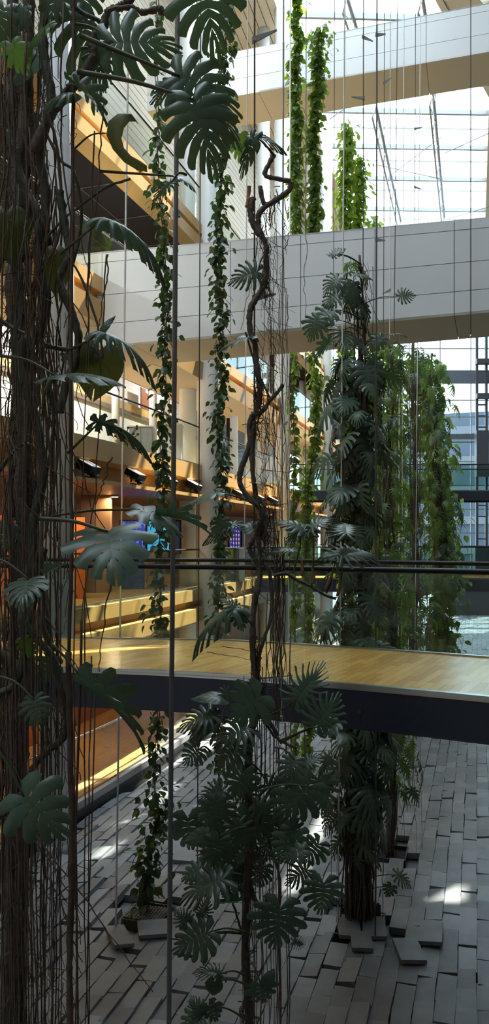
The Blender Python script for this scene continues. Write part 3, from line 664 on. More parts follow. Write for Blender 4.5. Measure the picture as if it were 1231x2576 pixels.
# loose slates
LS=[((878,2392,10.35),(.30,.50),(2,.05,.06),'loose slate lying raised at the front left of the tall monstera pit'),((942,2398,10.32),(.31,.48),(8,-.06,.05),'loose slate lying at the front right of the tall monstera pit'),
    ((910,2432,9.98),(.27,.36),(4,.0,.1),'small loose slate propped in front of the tall monstera pit'),((1030,2478,9.75),(.32,.5),(-2,.03,.03),'large slate sitting proud of the paving at the lower right'),
    ((1085,2418,10.2),(.3,.55),(16,-.1,.02),'tilted slate right of the tall monstera pit'),((385,2345,10.3),(.40,.34),(-12,.03,.10),'loose slate leaning in front of the grating pit'),
    ((300,2365,10.1),(.26,.5),(-25,.12,.03),'tilted slate at the lower left of the grating pit'),((470,2150,12.6),(.45,.3),(5,.05,.1),'loose slate lying in the sunlight right of the grey pole')]
for (px,py,Y),(w,l),(yaw,tx,ty),lab in LS:
    p=P(px,py,Y); rot=Matrix.Rotation(math.radians(-yaw),3,'Z')@Matrix.Rotation(tx,3,'Y')@Matrix.Rotation(ty,3,'X')
    b=MB(); b.box((p.x,p.y,.07),(w,l,.05),rot,.5); tag(obj('slate_slab',b,M['slate']),lab,'slate')
b=MB(); p=P(940,2330,10.75); b.box((p.x,p.y,.06),(.17,.12,.26),Matrix.Rotation(.3,3,'Z')); b.box((p.x,p.y,.20),(.13,.09,.02),Matrix.Rotation(.3,3,'Z'))
tag(obj('floor_spotlight',b,M['darksteel']),'small dark box in the pit beside the thick vine trunk','lamp')
# ================================================================ plants
rp=random.Random(21)
def gpy(Y,z=0.): return HY+(CZ-z)*F/Y
def catmull(pts, sub=6):
    pts=[Vector(p) for p in pts]; out=[]
    for i in range(len(pts)-1):
        p0=pts[max(i-1,0)];p1=pts[i];p2=pts[i+1];p3=pts[min(i+2,len(pts)-1)]
        for k in range(sub):
            f=k/sub; out.append(.5*((2*p1)+(p2-p0)*f+(2*p0-5*p1+4*p2-p3)*f*f+(3*p1-p0-3*p2+p3)*f**3))
    out.append(pts[-1]); return out
def pxs(pts, Y): return [P(q[0],q[1],q[2] if len(q)>2 else Y) for q in pts]
def stemtube(parent, name, pts, r, m, r1=None, jit=.0, n=7, sub=6, knob=0.):
    pts=catmull(pts,sub); k=len(pts); r1=r if r1 is None else r1
    pts=[p+Vector((rp.gauss(0,jit),rp.gauss(0,jit),0)) for p in pts]
    rr=[lerp(r,r1,i/(k-1))*(1+knob*(rp.random()-.3)) for i in range(k)]
    b=MB(); b.tube(pts,rr,n); return obj(name,b,M[m],parent,True)
def wiggle(p, q, amp, n):
    p=Vector(p); q=Vector(q); out=[]; o=Vector((0,0,0)); w=Vector((0,0,0))
    for i in range(n+1):
        t=i/n; w=w*.75+Vector((rp.gauss(0,amp),rp.gauss(0,amp*.6),0)); e=math.sin(math.pi*t)**.5 if 0<t<1 else 0
        out.append(p.lerp(q,t)+w*e)
    return out
def root(parent, p, q, r, m='root', amp=.02, n=14, name='aerial_root'):
    b=MB(); b.tube(wiggle(p,q,amp,n),[lerp(r,r*.6,i/n) for i in range(n+1)],5); return obj(name,b,M[m],parent,True)
# ---- monstera leaf blades (stalk joint at the origin, tip along +Y)
def wtab(u):
    T=[(0,.30),(.12,.43),(.3,.52),(.5,.50),(.75,.40),(1,.30)]
    for (a,x),(b_,y) in zip(T[:-1],T[1:]):
        if u<=b_: return lerp(x,y,(u-a)/(b_-a))
    return T[-1][1]
def blade(name, m, n=7, v0=.38, gm=.26, hole=.10, fold=.15, bend=.25, curl=.25, wid=1., rip=.03, seed=1, vs=8, ss=3):
    r=random.Random(seed); mb=MB(); uvs=[]
    for s in(1,-1):
        slit=[min(.9,max(.2,v0+r.uniform(-.12,.12))) for _ in range(n+1)]; amp=[r.uniform(.7,1.25) for _ in range(n)]
        def gap(i,v):
            if i==0 or i==n: return 0 if i==n else 0
            g=0
            if v>slit[i]: g+=gm/n*min(1,(v-slit[i])/(1-slit[i])*1.8)**.7
            if hole and .10<v<.30: g+=hole/n*math.sin((v-.10)/.20*math.pi)
            return g
        for i in range(n):
            base=len(mb.v)
            for a in range(vs+1):
                v=a/vs; u0=i/n+gap(i,v); u1=(i+1)/n-gap(i+1,v)
                for c in range(ss+1):
                    q=c/ss; u=lerp(u0,u1,q); ph=lerp(2.80,.10,u**.85)
                    rr=v*wtab(u)*(1-(.13*(2*q-1)**2 if gm>0 else 0)*v)*lerp(1,amp[i],.25*v if gm>0 else 0)
                    ph-=.38*v*math.sin(ph); y=.74*u**1.25+rr*math.cos(ph); x=s*rr*math.sin(ph)*wid
                    z=fold*abs(x)-bend*y*y*(1 if y>0 else .3)-curl*v*v*wtab(u)+rip*math.sin((q-.5)*math.pi)**2*-v+.012*math.sin(9*u+seed)*v
                    mb.v.append(Vector((x,y,z))); uvs.append((u,v))
            for a in range(vs):
                for c in range(ss):
                    k=base+a*(ss+1)+c; f=[k,k+1,k+ss+2,k+ss+1]
                    if s<0: f=f[::-1]
                    mb.f.append(f[::-1]); mb.tone.append(.5)
    me=bpy.data.meshes.new(name); me.from_pydata(mb.v,[],mb.f)
    uvl=me.uv_layers.new(name='UVMap')
    for l in me.loops: uvl.data[l.index].uv=uvs[l.vertex_index]
    at=me.attributes.new('tone','FLOAT','FACE'); at.data.foreach_set('value',mb.tone)
    me.polygons.foreach_set('use_smooth',[True]*len(me.polygons)); me.materials.append(M[m]); me.update(); return me
BL={'full':blade('blade_full','leaf',7,.44,.15,.10,.12,.22,.22,1.12,seed=1),
    'droop':blade('blade_droop','leaf',7,.40,.18,.10,.05,.55,.45,1.08,seed=2),
    'deep':blade('blade_deep','leaf',8,.32,.26,.08,.15,.20,.25,1.12,seed=3),
    'cut':blade('blade_cut','leaf',10,.28,.36,.0,.2,.25,.3,1.12,seed=4),
    'heart':blade('blade_heart','leaf',6,.9,0.,0.,.10,.25,.15,1.05,seed=5),
    'few':blade('blade_few','leaf',5,.55,.14,.08,.12,.25,.2,1.15,seed=6),
    'fold':blade('blade_fold','leaf',6,.5,.22,.0,1.1,.35,.1,.75,seed=7),
    'arch':blade('blade_arch','leaf',8,.36,.26,.0,.2,.6,.5,.85,seed=8),
    'young':blade('blade_young','leafl',5,.6,.15,0.,.15,.3,.2,1.05,seed=9),
    'dry':blade('blade_dry','leafdry',5,.9,0.,0.,.2,.3,.3,1.0,seed=10),
    'lo':blade('blade_small','leaf',7,.32,.26,.0,.15,.35,.35,1.1,seed=11,vs=4,ss=1),
    'loarch':blade('blade_small_arch','leaf',7,.32,.30,.0,.3,.7,.4,1.,seed=12,vs=4,ss=1),
    'lol':blade('blade_small_light','leafl',7,.34,.36,.0,.2,.5,.35,1.0,seed=13,vs=4,ss=1)}
def leaf(parent, att, tip, nrm, kind, wid=1., zs=1., name='leaf', label=None):
    y=Vector(tip)-Vector(att); L=y.length; y.normalize(); n=Vector(nrm).normalized(); n=(n-y*n.dot(y))
    if n.length<.05: n=y.orthogonal()
    n.normalize(); x=y.cross(n)
    m=Matrix(((x.x*L*wid,y.x*L,n.x*L*zs,att[0]),(x.y*L*wid,y.y*L,n.y*L*zs,att[1]),(x.z*L*wid,y.z*L,n.z*L*zs,att[2]),(0,0,0,1)))
    o=bpy.data.objects.new(name,BL[kind]); C.objects.link(o); o.parent=parent
    o.matrix_local=wm(parent).inverted()@m; WM[o.name]=m
    if label: o['label']=label
    return o
def petiole(lf, p0, p1, sag=.05, r=.006, m='petiole', side=None):
    p0=Vector(p0); p1=Vector(p1); mid=(p0+p1)/2+Vector((0,0,sag))+(Vector(side) if side else Vector())
    b=MB(); b.tube(catmull([p0,mid,p1],5),[lerp(r*1.5,r*.8,i/10) for i in range(11)],5); return obj('petiole',b,M[m],lf,True)
def lpx(parent, att, tip, Y, kind='full', nrm=(0,-1,.35), dy=0., wid=1., zs=1., pet=None, sag=.03, label=None, r=.006):
    a=P(att[0],att[1],Y); t=P(tip[0],tip[1],Y+dy); o=leaf(parent,a,t,nrm,kind,wid,zs,label=label)
    if pet: petiole(o,P(pet[0],pet[1],pet[2] if len(pet)>2 else Y+.05),a,sag,r)
    return o
# ================================================================ A: dense liana mass at the left
YA=4.5; G_A=gpy(YA)
A=thing('climbing_monstera','dense dark mass of liana stems and hanging roots along the left edge','plant',(P(60,1355,YA).x,YA,-.14))
S=lambda pts,r,m='stem',Y=YA,r1=None,k=.3: stemtube(A,'stem',pxs(pts,Y),r,M and m,r1,.002,8,6,k)
S([(72,-60),(70,150),(62,300),(42,420),(50,560),(42,700),(62,820),(42,950),(60,1100),(50,1250),(78,1400),(62,1560),(75,1700),(50,1900),(28,2150),(20,2400),(14,2650),(12,G_A)],.036,'bark',4.6)
S([(30,-60),(38,120),(66,260),(58,420),(70,560),(40,640),(30,760),(62,900),(82,1010),(60,1120),(80,1260),(55,1390),(60,1520),(30,1650),(30,1900),(50,2200),(45,2500),(45,G_A)],.040,'bark',4.75)
S([(120,-60),(108,120),(130,260),(100,380),(118,500),(95,640),(118,760),(90,850),(60,860),(62,960),(96,1080),(108,1200),(82,1330),(95,1450),(128,1640)],.026,'stem',4.4)
S([(345,-20),(318,8),(300,18),(276,30),(262,62),(236,105),(236,142),(214,180),(186,212),(168,236),(120,300),(88,380)],.020,'bark',4.35,.028,.5)
S([(262,30),(330,18),(362,32),(400,22),(408,36)],.013,'bark',4.3,.016,.6)
S([(182,14),(215,36),(250,52),(262,62)],.012,'stem',4.35)
S([(150,480),(162,560),(175,640),(150,700),(182,790),(196,840),(192,900),(170,960),(150,1040)],.022,'stem',4.3)
S([(20,330),(50,430),(78,500),(120,590),(120,700),(110,790)],.020,'stem',4.45)
S([(62,560),(20,620),(-20,700)],.024,'bark',4.5)
S([(62,1560),(105,1620),(132,1650),(150,1720),(166,1780),(162,1850),(120,1890),(88,1925),(60,1990),(20,2040),(-20,2060)],.018,'stem',4.35)
S([(110,1380),(92,1480),(76,1560),(60,1650),(40,1720),(-20,1750)],.019,'stem',4.4)
S([(0,1640),(30,1660),(60,1700),(52,1800)],.022,'bark',4.5)
S([(170,640),(205,700),(240,800),(260,900),(232,870)],.006,'stem',4.2)
S([(105,620),(150,560),(200,520),(270,470),(330,450)],.007,'stem',4.3)
S([(100,300),(150,400),(190,440),(205,560),(175,700)],.008,'stem',4.35)
S([(-10,800),(60,840),(120,870),(170,880)],.012,'stem',4.4)
S([(-20,1210),(40,1130),(75,1120),(110,1150)],.012,'stem',4.4)
S([(172,1640),(178,1900),(182,2150),(176,2400),(175,2600),(175,gpy(4.2))],.017,'root',4.2)
S([(185,-40),(184,300),(180,700),(178,1100),(180,1400),(172,1640)],.010,'root',4.2)
# bracketed steel cable inside the mass is a thing of its own (see cables)
nr=0
for k in range(9):
    x=rp.uniform(84,140); y=rp.uniform(250,900); S([(x,y),(x+rp.gauss(0,22),y+rp.uniform(90,160)),(x+rp.gauss(0,26),y+rp.uniform(220,340)),(x+rp.gauss(0,22),y+rp.uniform(420,560))],rp.uniform(.004,.009),rp.choice(['stem','root']),4.3)
def RA(x0,y0,x1,y1,Y,r,amp=.012,m='root',n=16):
    global nr; nr+=1
    root(A,P(x0,y0,Y),P(x1,y1,Y),r,m,amp,n)
for k in range(36):
    x=min(160,max(-20,rp.gauss(78,46))); y0=rp.uniform(-60,700); RA(x,y0,x+rp.gauss(0,25),rp.uniform(max(y0+500,900),1750),rp.uniform(4.1,4.9),rp.uniform(.0035,.008),.014,'root' if rp.random()<.7 else 'stem')
for k in range(36):
    x=rp.uniform(-15,70) if rp.random()<.75 else rp.uniform(70,165); Y=rp.uniform(4.2,4.9); y0=rp.uniform(900,1800); RA(x,y0,x+rp.gauss(0,18),gpy(Y),Y,rp.uniform(.003,.0075),.012)
for x,y0,dx in[(105,1500,4),(118,1400,-6),(131,1600,3),(146,1500,8),(205,1560,-2),(213,1480,8),(230,1650,-25),(268,640,-62),(190,1250,2),(150,1300,-8),(240,1700,-45),(60,1500,30)]:
    RA(x,y0,x+dx,gpy(4.3) if x!=268 else 1700,4.3,.0042 if x!=205 else .008,.008)
for x0,y0,x1,y1 in[(272,640,250,820),(222,660,218,1000),(238,330,205,1260),(262,250,225,700),(145,680,300,985),(0,1100,230,1240),(180,1130,265,1330),(112,1550,200,1690),(50,1460,95,1600),(36,2060,210,2300),(90,2100,385,2495),(118,2200,208,2420),(282,1410,250,1690),(283,1150,240,1270)]:
    if nr<99: RA(x0,y0,x1,y1,4.25,.0045,.008,'root')
fb2=MB()                                                   # the hundreds of hair-thin rootlets nobody could count
for k in range(520):
    x=min(190,max(-20,rp.gauss(78,55))); y=rp.uniform(-40,2600); Y=rp.uniform(4.1,5.0); L=rp.uniform(30,220)
    fb2.tube(wiggle(P(x,y,Y),P(x+rp.gauss(0,34),y+L,Y+rp.gauss(0,.1)),.012,6),rp.uniform(.0013,.0028),4,False)
for k in range(160):
    x=rp.gauss(45,28); y=rp.uniform(200,1350); Y=rp.uniform(4.4,4.9)
    fb2.tube(wiggle(P(x-rp.uniform(10,40),y,Y),P(x+rp.uniform(10,50),y+rp.gauss(0,30),Y),.02,5),rp.uniform(.0015,.003),4,False)
tag(obj('rootlets',fb2,M['fibre'],A,True),kind='stuff')
fb2=MB()
for k in range(420):                                       # matted brown fibre around the old trunk
    y=rp.uniform(100,2500); x=(38 if y<1500 else 18)+rp.gauss(0,13); Y=4.75+rp.gauss(0,.06)
    fb2.tube(wiggle(P(x,y,Y),P(x+rp.gauss(0,14),y+rp.uniform(60,200),Y),.01,5),rp.uniform(.003,.006),4,False)
tag(obj('fibre_mat',fb2,M['fibre'],A,True),kind='stuff')
FRONT=(0,-1,.25); UPF=(0,-.55,.85); UP=(0,-.18,1)
lpx(A,(508,-48),(552,128),4.1,'full',(.1,-1,.25),wid=1.08,pet=(330,-80),label='large hanging leaf cut off by the top edge')
lpx(A,(285,108),(455,92),4.2,'full',(.0,-1,.05),wid=1.05,pet=(190,60))
lpx(A,(452,192),(610,268),4.15,'full',(.0,-1,.15),wid=1.05,pet=(205,90),sag=.0,r=.010)
lpx(A,(470,205),(372,238),4.2,'deep',(-.1,-1,.2),wid=.8)
lpx(A,(488,252),(545,432),4.0,'full',(.05,-1,.2),wid=.98,pet=(196,180),sag=.02,r=.010,label='largest dark leaf hanging near the top')
lpx(A,(505,268),(618,318),4.06,'droop',(.1,-1,.2),wid=.9)
lpx(A,(622,338),(728,352),4.6,'cut',(0,-.75,.8),wid=.75,pet=(690,392),label='leaf with comb-like upturned fingers beside the liana top')
lpx(A,(604,340),(606,402),4.5,'young',(.1,-1,.3),wid=1.0)
lpx(A,(640,345),(600,438),4.5,'few',(-.1,-1,.2),wid=.4)
# crescent-shaped curled leaf
cb=MB(); arc=[(372,418),(352,404),(330,392),(312,372),(306,348),(312,322),(326,306),(345,306),(356,328)]; outer=[(371,433),(345,428),(312,408),(284,376),(268,340),(272,306),(296,286),(322,284),(346,312)]
n=len(arc)
for i in range(n):
    a=P(*arc[i],4.12); b_=P(*outer[i],4.16); cb.v+= [a,(a+b_)/2+Vector((0,-.03,0)),b_]
for i in range(n-1):
    for k in range(2): cb.f.append([i*3+k,i*3+k+1,i*3+k+4,i*3+k+3]); cb.tone.append(.5)
cl=obj('leaf',cb,M['leafdry'],A,True); cl['label']='crescent-shaped curled olive leaf'
petiole(cl,P(190,372,4.3),P(268,335,4.16),.03,.004)
lpx(A,(190,216),(284,278),4.15,'fold',(.3,-.6,.8),wid=1.2,pet=(160,240)); lpx(A,(180,232),(84,232),4.15,'droop',(0,-.6,.8),wid=.8)
lpx(A,(120,64),(42,128),4.2,'young',(-.2,-.8,.7),wid=.55); lpx(A,(30,110),(60,176),4.25,'young',(-.2,-1,.5),wid=1.1)
lpx(A,(196,24),(272,196),4.45,'droop',(.4,-1,.3),wid=.8); lpx(A,(248,120),(268,215),4.4,'deep',(.3,-1,.4),wid=.9)
lpx(A,(58,20),(36,70),4.4,'few',(-.2,-1,.4)); lpx(A,(150,-30),(112,60),4.3,'few',(0,-1,.4)); lpx(A,(215,-30),(180,70),4.5,'full',(.2,-1,.4)); lpx(A,(10,20),(-20,120),4.4,'few',(.2,-1,.4)); lpx(A,(95,140),(20,190),4.5,'heart',(-.3,-1,.4))
lpx(A,(262,548),(444,588),4.1,'arch',(.1,-.35,1),wid=.62,pet=(150,640),sag=.0); lpx(A,(262,548),(236,544),4.1,'heart',(-.2,-.6,.8),wid=.6)
lpx(A,(256,834),(410,866),4.1,'arch',(.1,-.4,1),wid=.75,pet=(170,880),sag=-.01); lpx(A,(258,832),(284,788),4.1,'heart',(-.3,-1,.1),wid=.4)
lpx(A,(252,886),(232,1000),4.3,'dry',(.2,-1,.1),wid=1.1,label='large yellow-green rounded leaf'); lpx(A,(240,880),(190,912),4.3,'dry',(-.2,-1,.2),wid=1.)
lpx(A,(140,946),(302,918),4.0,'few',(0.05,-.30,1),dy=-.1,wid=.85,pet=(0,895),label='broad grey-green leaf seen almost edge-on'); lpx(A,(140,946),(98,982),4.0,'few',(-.2,-.7,.7),wid=.7)
lpx(A,(246,1066),(330,1092),4.1,'fold',(.1,-.3,1),wid=.5,pet=(170,1140),sag=0); lpx(A,(250,1060),(388,1068),4.1,'arch',(.1,-.3,1),wid=.35)
lpx(A,(272,1338),(290,1434),4.0,'few',(.1,-.85,.6),dy=-.25,wid=1.3,pet=(100,1305),sag=.02,r=.009,label='broad grey leaf in front of the black handrails')
lpx(A,(352,1282),(470,1318),4.3,'few',(.1,-.35,1),wid=1.,pet=(95,1306),sag=.02); lpx(A,(420,1300),(540,1310),4.35,'fold',(.1,-.4,1),wid=.6)
lpx(A,(72,1458),(44,1512),4.0,'full',(-.1,-.55,.85),dy=-.2,wid=1.0,pet=(-40,1400)); lpx(A,(120,1440),(158,1412),4.1,'fold',(.2,-.7,.7))
lpx(A,(86,1760),(96,1834),4.0,'full',(-.1,-.8,.6),dy=-.06,wid=1.05,pet=(-10,1700))
lpx(A,(60,2004),(164,2112),3.9,'few',(-.1,-.9,.5),dy=-.05,wid=1.05,pet=(-20,1870),label='big broad leaf low at the left edge')
lpx(A,(224,1736),(398,1842),4.1,'fold',(.5,-.35,.8),wid=.62,pet=(130,1620),sag=.02)
lpx(A,(60,1612),(84,1658),4.3,'young',(0,-1,.3)); lpx(A,(140,640),(146,744),4.35,'dry',(.2,-1,.1),wid=.6); lpx(A,(18,540),(30,652),4.4,'dry',(.2,-1,.2)); lpx(A,(170,905),(186,866),4.4,'few')
lpx(A,(432,458),(372,512),4.2,'cut',(-.2,-1,.2),wid=.5,pet=(470,440)); lpx(A,(452,444),(500,470),4.3,'few',(.1,-.5,.9),wid=.9,pet=(250,430),sag=0)
lpx(A,(130,1660),(100,1720),4.5,'few'); lpx(A,(20,1330),(0,1400),4.5,'few')
# ================================================================ B: central bare liana with leafy lower part
YB=6.0; G_B=gpy(YB)
B=thing('climbing_monstera','twisted bare liana left of centre, bushy with split leaves below the footbridge deck','plant',(P(625,1355,YB).x,YB,-.14))
SB=lambda pts,r,m='bark',Y=YB,r1=None,k=.35: stemtube(B,'stem',pxs(pts,Y),r,m,r1,.0015,8,6,k)
SB([(733,462),(728,478),(712,492),(690,506),(668,520),(652,538),(650,562),(656,590),(668,610),(670,640),(670,690),(666,712),(652,740),(634,768),(628,796),(630,830),(642,870),(646,920),(655,985),(646,1030),(628,1066),(630,1110),(618,1150),(606,1185),(604,1215),(624,1250),(656,1280),(658,1310),(640,1350),(628,1378),(640,1405)],.021,'bark')
SB([(638,500),(630,530),(638,565),(655,595)],.022,'bark'); SB([(655,470),(660,500),(668,520)],.017,'bark')
SB([(690,388),(678,410),(668,440),(700,450),(732,456)],.018,'bark')
SB([(712,968),(700,985),(682,1005),(664,1030),(648,1046)],.015,'bark',r1=.018)
SB([(618,835),(634,890),(650,940),(680,1002)],.007,'stem')
SB([(640,1405),(655,1440),(640,1520),(636,1600),(640,1680),(652,1755),(642,1800),(628,1880),(624,2000),(632,2100),(620,2250),(618,2400),(628,2576),(626,G_B)],.020,'bark',r1=.032)
SB([(650,1410),(678,1440),(684,1540),(660,1620),(645,1700),(660,1780),(700,1850)],.014,'bark')
SB([(640,1060),(634,1140),(640,1220),(652,1280)],.017,'bark')
SB([(655,1790),(690,1850),(740,1880)],.011,'bark'); SB([(625,2190),(640,2260),(665,2290)],.016,'bark'); SB([(628,2000),(700,2190),(702,2300),(704,2420),(706,2576),(706,G_B)],.010,'root')
SB([(626,2280),(600,2230),(560,2215)],.009,'stem'); SB([(622,2350),(580,2345),(540,2346)],.010,'stem'); SB([(622,2390),(595,2300),(585,2270)],.008,'stem')
SB([(690,1448),(720,1442),(740,1455),(790,1480),(820,1498),(846,1506)],.013,'stem',5.9,.010)
o=SB([(627,470),(625,500),(622,520)],.014,'stub'); o['label']='pale cut stump of stem'
for x0,y0,x1,y1 in[(738,1440,760,1330),(785,1475,785,1335),(848,1500,862,1410),(822,1492,836,1440)]:
    SB([(x0,y0),((x0+x1)/2+4,(y0+y1)/2),(x1,y1)],.008,'petiole',5.88,.005)
for x0,y0,x1,y1 in[(760,1450,757,1400),(790,1470,783,1425),(818,1484,842,1420),(850,1500,856,1440)]:
    b=MB(); b.tube(catmull(pxs([(x0,y0),((x0+x1)/2+3,(y0+y1)/2),(x1,y1)],5.86),4),[.010,.013,.014,.013,.012,.010,.008,.005,.002],6); obj('leaf_sheath',b,M['sheath'],B,True)
fm=MB()
for (cx0,cy0,cx1,cy1,w,nf) in[(650,925,652,1020,9,60),(648,1020,640,1090,11,40),(665,1262,662,1345,17,130),(655,1340,660,1400,12,40),(655,1700,665,1790,20,80),(645,1600,650,1700,9,40),(626,2080,622,2576,12,140),(700,470,650,600,14,40),(672,600,668,720,8,40)]:
    for k in range(nf):
        t=rp.random(); x=lerp(cx0,cx1,t)+rp.gauss(0,w*.5); y=lerp(cy0,cy1,t); h=rp.random()<.5
        q=P(x+rp.gauss(0,w if h else w*.4),y+(rp.gauss(0,6) if h else rp.uniform(20,60)),YB+rp.gauss(0,.03)); fm.tube(wiggle(P(x,y,YB-.01+rp.gauss(0,.03)),q,.008,4),rp.uniform(.0015,.004),4,False)
for k in range(230):
    t=rp.random(); y=lerp(480,1500,t); x=658+rp.gauss(10,16)-(18 if y>1050 else 0)
    fm.tube(wiggle(P(x,y,YB),P(x+rp.gauss(18,16),y+rp.uniform(8,60),YB+rp.gauss(0,.05)),.008,4),rp.uniform(.001,.002),4,False)
tag(obj('root_fibres',fm,M['fibre'],B,True),kind='stuff')
RB=lambda x0,y0,x1,y1,r=.003,Y=YB,amp=.010,m='root': root(B,P(x0,y0,Y),P(x1,y1,Y),r,m,amp,18)
for k in range(24):
    x=rp.uniform(655,735); y0=rp.uniform(520,1000); RB(x,y0,x+rp.gauss(0,12),rp.uniform(y0+250,1500),rp.uniform(.0018,.0035),YB+rp.uniform(-.15,.15))
for k in range(22):
    x=rp.uniform(612,735); Y=YB+rp.uniform(-.2,.3); y0=rp.uniform(1400,2000); RB(x,y0,x+rp.gauss(0,10),gpy(Y),rp.uniform(.002,.006),Y)
for k in range(14):
    x=rp.uniform(690,716); y0=rp.uniform(1280,1450); RB(x,y0,x+rp.gauss(-4,8),rp.uniform(1700,1850),rp.uniform(.003,.006))
for x0,y0,x1,y1 in[(680,690,724,760),(724,760,712,1000),(700,510,726,600),(726,600,705,690),(770,540,768,800),(716,560,722,640),(640,660,606,830),(520,1640,630,1660),(560,1625,640,1640),(740,1440,700,1436),(690,1010,700,1420),(704,1000,712,1320),(672,1100,740,1260),(660,1180,730,1190)]:
    RB(x0,y0,x1,y1,.0032)
LB=lambda *a,**k: lpx(B,*a,**k)
LB((648,684),(572,704),6.,'deep',(-.1,-1,.2),wid=1.0,pet=(668,640)); LB((640,690),(662,690),6.,'few',wid=.8)
LB((628,846),(542,862),6.,'few',(0,-.4,1),wid=.8,pet=(650,860)); LB((600,850),(640,838),6.,'cut',(0,-.5,.9))
LB((640,1212),(692,1214),6.,'heart',(0,-.25,1),wid=.55,pet=(640,1230))
LB((545,1238),(455,1258),5.9,'few',(0,-.3,1),wid=.8,pet=(640,1266),sag=.01); LB((545,1238),(562,1228),5.9,'heart',(.3,-.7,.6),wid=.9)
LB((590,1318),(500,1346),5.9,'cut',(-.1,-.5,.9),wid=.7); LB((560,1310),(540,1360),5.9,'full',(0,-.8,.6)); LB((655,1334),(602,1316),6.1,'heart',(0,-.8,.6),wid=.8)
LB((765,1332),(696,1298),5.9,'full',(-.1,-.5,.9),wid=.8); LB((765,1332),(712,1360),5.9,'deep',(-.1,-.7,.7),wid=.9); LB((780,1328),(842,1290),5.9,'deep',(.1,-.5,.9),wid=.8); LB((785,1330),(800,1372),5.9,'full',(.1,-.6,.8)); LB((740,1384),(672,1378),5.95,'deep',(0,-.4,.9),wid=.7)
LB((873,1342),(868,1292),5.8,'cut',(0,-.62,.8),dy=.26,wid=1.0,label='pale grey finely split leaf above the handrails'); LB((862,1396),(958,1366),5.8,'cut',(.1,-.5,.9),dy=.25,wid=.9); LB((850,1398),(800,1380),5.8,'cut',(-.1,-.5,.9),dy=.2,wid=.9); LB((862,1400),(848,1440),5.8,'heart',(0,-1,.2),wid=.4)
LB((590,1530),(450,1576),5.8,'arch',(-.1,-.5,.9),wid=.75,pet=(640,1578),sag=.01); LB((595,1532),(560,1500),5.8,'full',(0,-.6,.8),wid=1.1); LB((600,1545),(612,1590),5.8,'few',wid=.9)
LB((748,1757),(818,1668),5.8,'cut',(.1,-1,.3),wid=.95,pet=(668,1805),sag=-.01,label='upright comb-like leaf against the oak deck')
LB((800,1822),(858,1748),5.75,'deep',(-.1,-1,.0),wid=1.2,pet=(700,1865),sag=0.); LB((845,1820),(800,1846),5.75,'few',(0,-.6,.8),pet=(705,1870))
LB((652,1752),(574,1816),5.8,'few',(.1,-1,.4),wid=1.15,label='broad leaf with few cuts in front of the dark blue beam'); LB((562,1756),(486,1742),5.9,'heart',(0,-.5,.9),wid=.6,pet=(610,1745)); LB((575,1740),(545,1770),5.9,'deep')
LB((530,1800),(438,1822),5.9,'deep',(0,-.6,.8),wid=.9,pet=(620,1830)); LB((530,1820),(466,1856),5.9,'heart',(0,-.7,.7),wid=.6); LB((625,1832),(528,1866),5.85,'deep',(0,-.7,.7),wid=1.0); LB((500,1885),(456,1926),5.9,'full',(-.1,-1,.3),wid=1.1,pet=(530,1890)); LB((600,1875),(524,1940),5.85,'droop',(0,-.8,.6),wid=1.); LB((548,1800),(512,1800),5.9,'few')
LB((742,1912),(712,1974),5.75,'full',(.05,-.75,.65),dy=-.06,wid=1.05,pet=(690,1880)); LB((770,1920),(815,1896),5.8,'deep',(.1,-.6,.8),wid=.9)
LB((778,1978),(688,2074),5.7,'full',(.1,-1,.3),wid=1.0,pet=(650,1990),label='large split leaf right of the central stem'); LB((800,1960),(824,2060),5.8,'deep',(.2,-1,.3),wid=1.)
LB((610,1944),(576,2034),5.8,'droop',(-.1,-1,.4),wid=1.); LB((545,2020),(538,2110),5.8,'full',(-.1,-1,.4),wid=1.15); LB((560,1990),(496,2006),5.85,'deep',(-.1,-.9,.5)); LB((520,2100),(460,2116),5.85,'heart',(-.1,-.8,.5),wid=.7)
LB((650,2030),(706,2070),5.85,'droop',(.1,-1,.4)); LB((552,2116),(528,2196),5.75,'full',(-.1,-1,.3),wid=1.1,pet=(620,2080)); LB((610,2060),(690,2110),5.85,'few',(.1,-1,.4)); LB((590,2080),(640,2150),5.8,'deep',(0,-1,.4),wid=1.)
LB((745,2096),(690,2186),5.75,'full',(.1,-1,.3),wid=.8); LB((742,2080),(752,2150),5.75,'droop',(.3,-1,.2),wid=.9); LB((764,2138),(700,2160),5.7,'few',(.1,-.7,.6),wid=.7)
LB((560,2212),(436,2256),5.7,'deep',(-.1,-.6,.8),wid=.85,pet=(622,2250)); LB((500,2190),(450,2210),5.8,'few',(0,-.7,.7)); LB((545,2215),(584,2180),5.8,'few',(0,-1,.3)); LB((600,2268),(540,2262),5.8,'fold',(0,-.5,.9),wid=.9); 
LB((522,2346),(424,2398),5.6,'full',(-.1,-.9,.5),wid=1.0,pet=(618,2345)); LB((512,2300),(520,2262),5.65,'deep',(0,-1,.2),wid=1.2); LB((470,2320),(440,2290),5.65,'deep',(0,-1,.2),wid=1.2)
LB((706,2284),(684,2408),5.5,'full',(.05,-.95,.4),wid=1.12,pet=(650,2330),sag=.05,label='symmetrical split leaf low in front of the central stem'); LB((815,2222),(806,2316),5.6,'full',(.0,-1,.35),wid=1.12,pet=(705,2330),sag=.08,label='symmetrical split leaf low right of the central stem')
LB((556,2450),(488,2434),5.7,'cut',(0,-.5,.9),wid=.8,pet=(620,2455)); LB((540,2470),(536,2512),5.6,'heart',(0,-1,.3),wid=1.,pet=(622,2478)); LB((552,2460),(548,2448),5.6,'heart',(0,-1,.3),wid=1.)
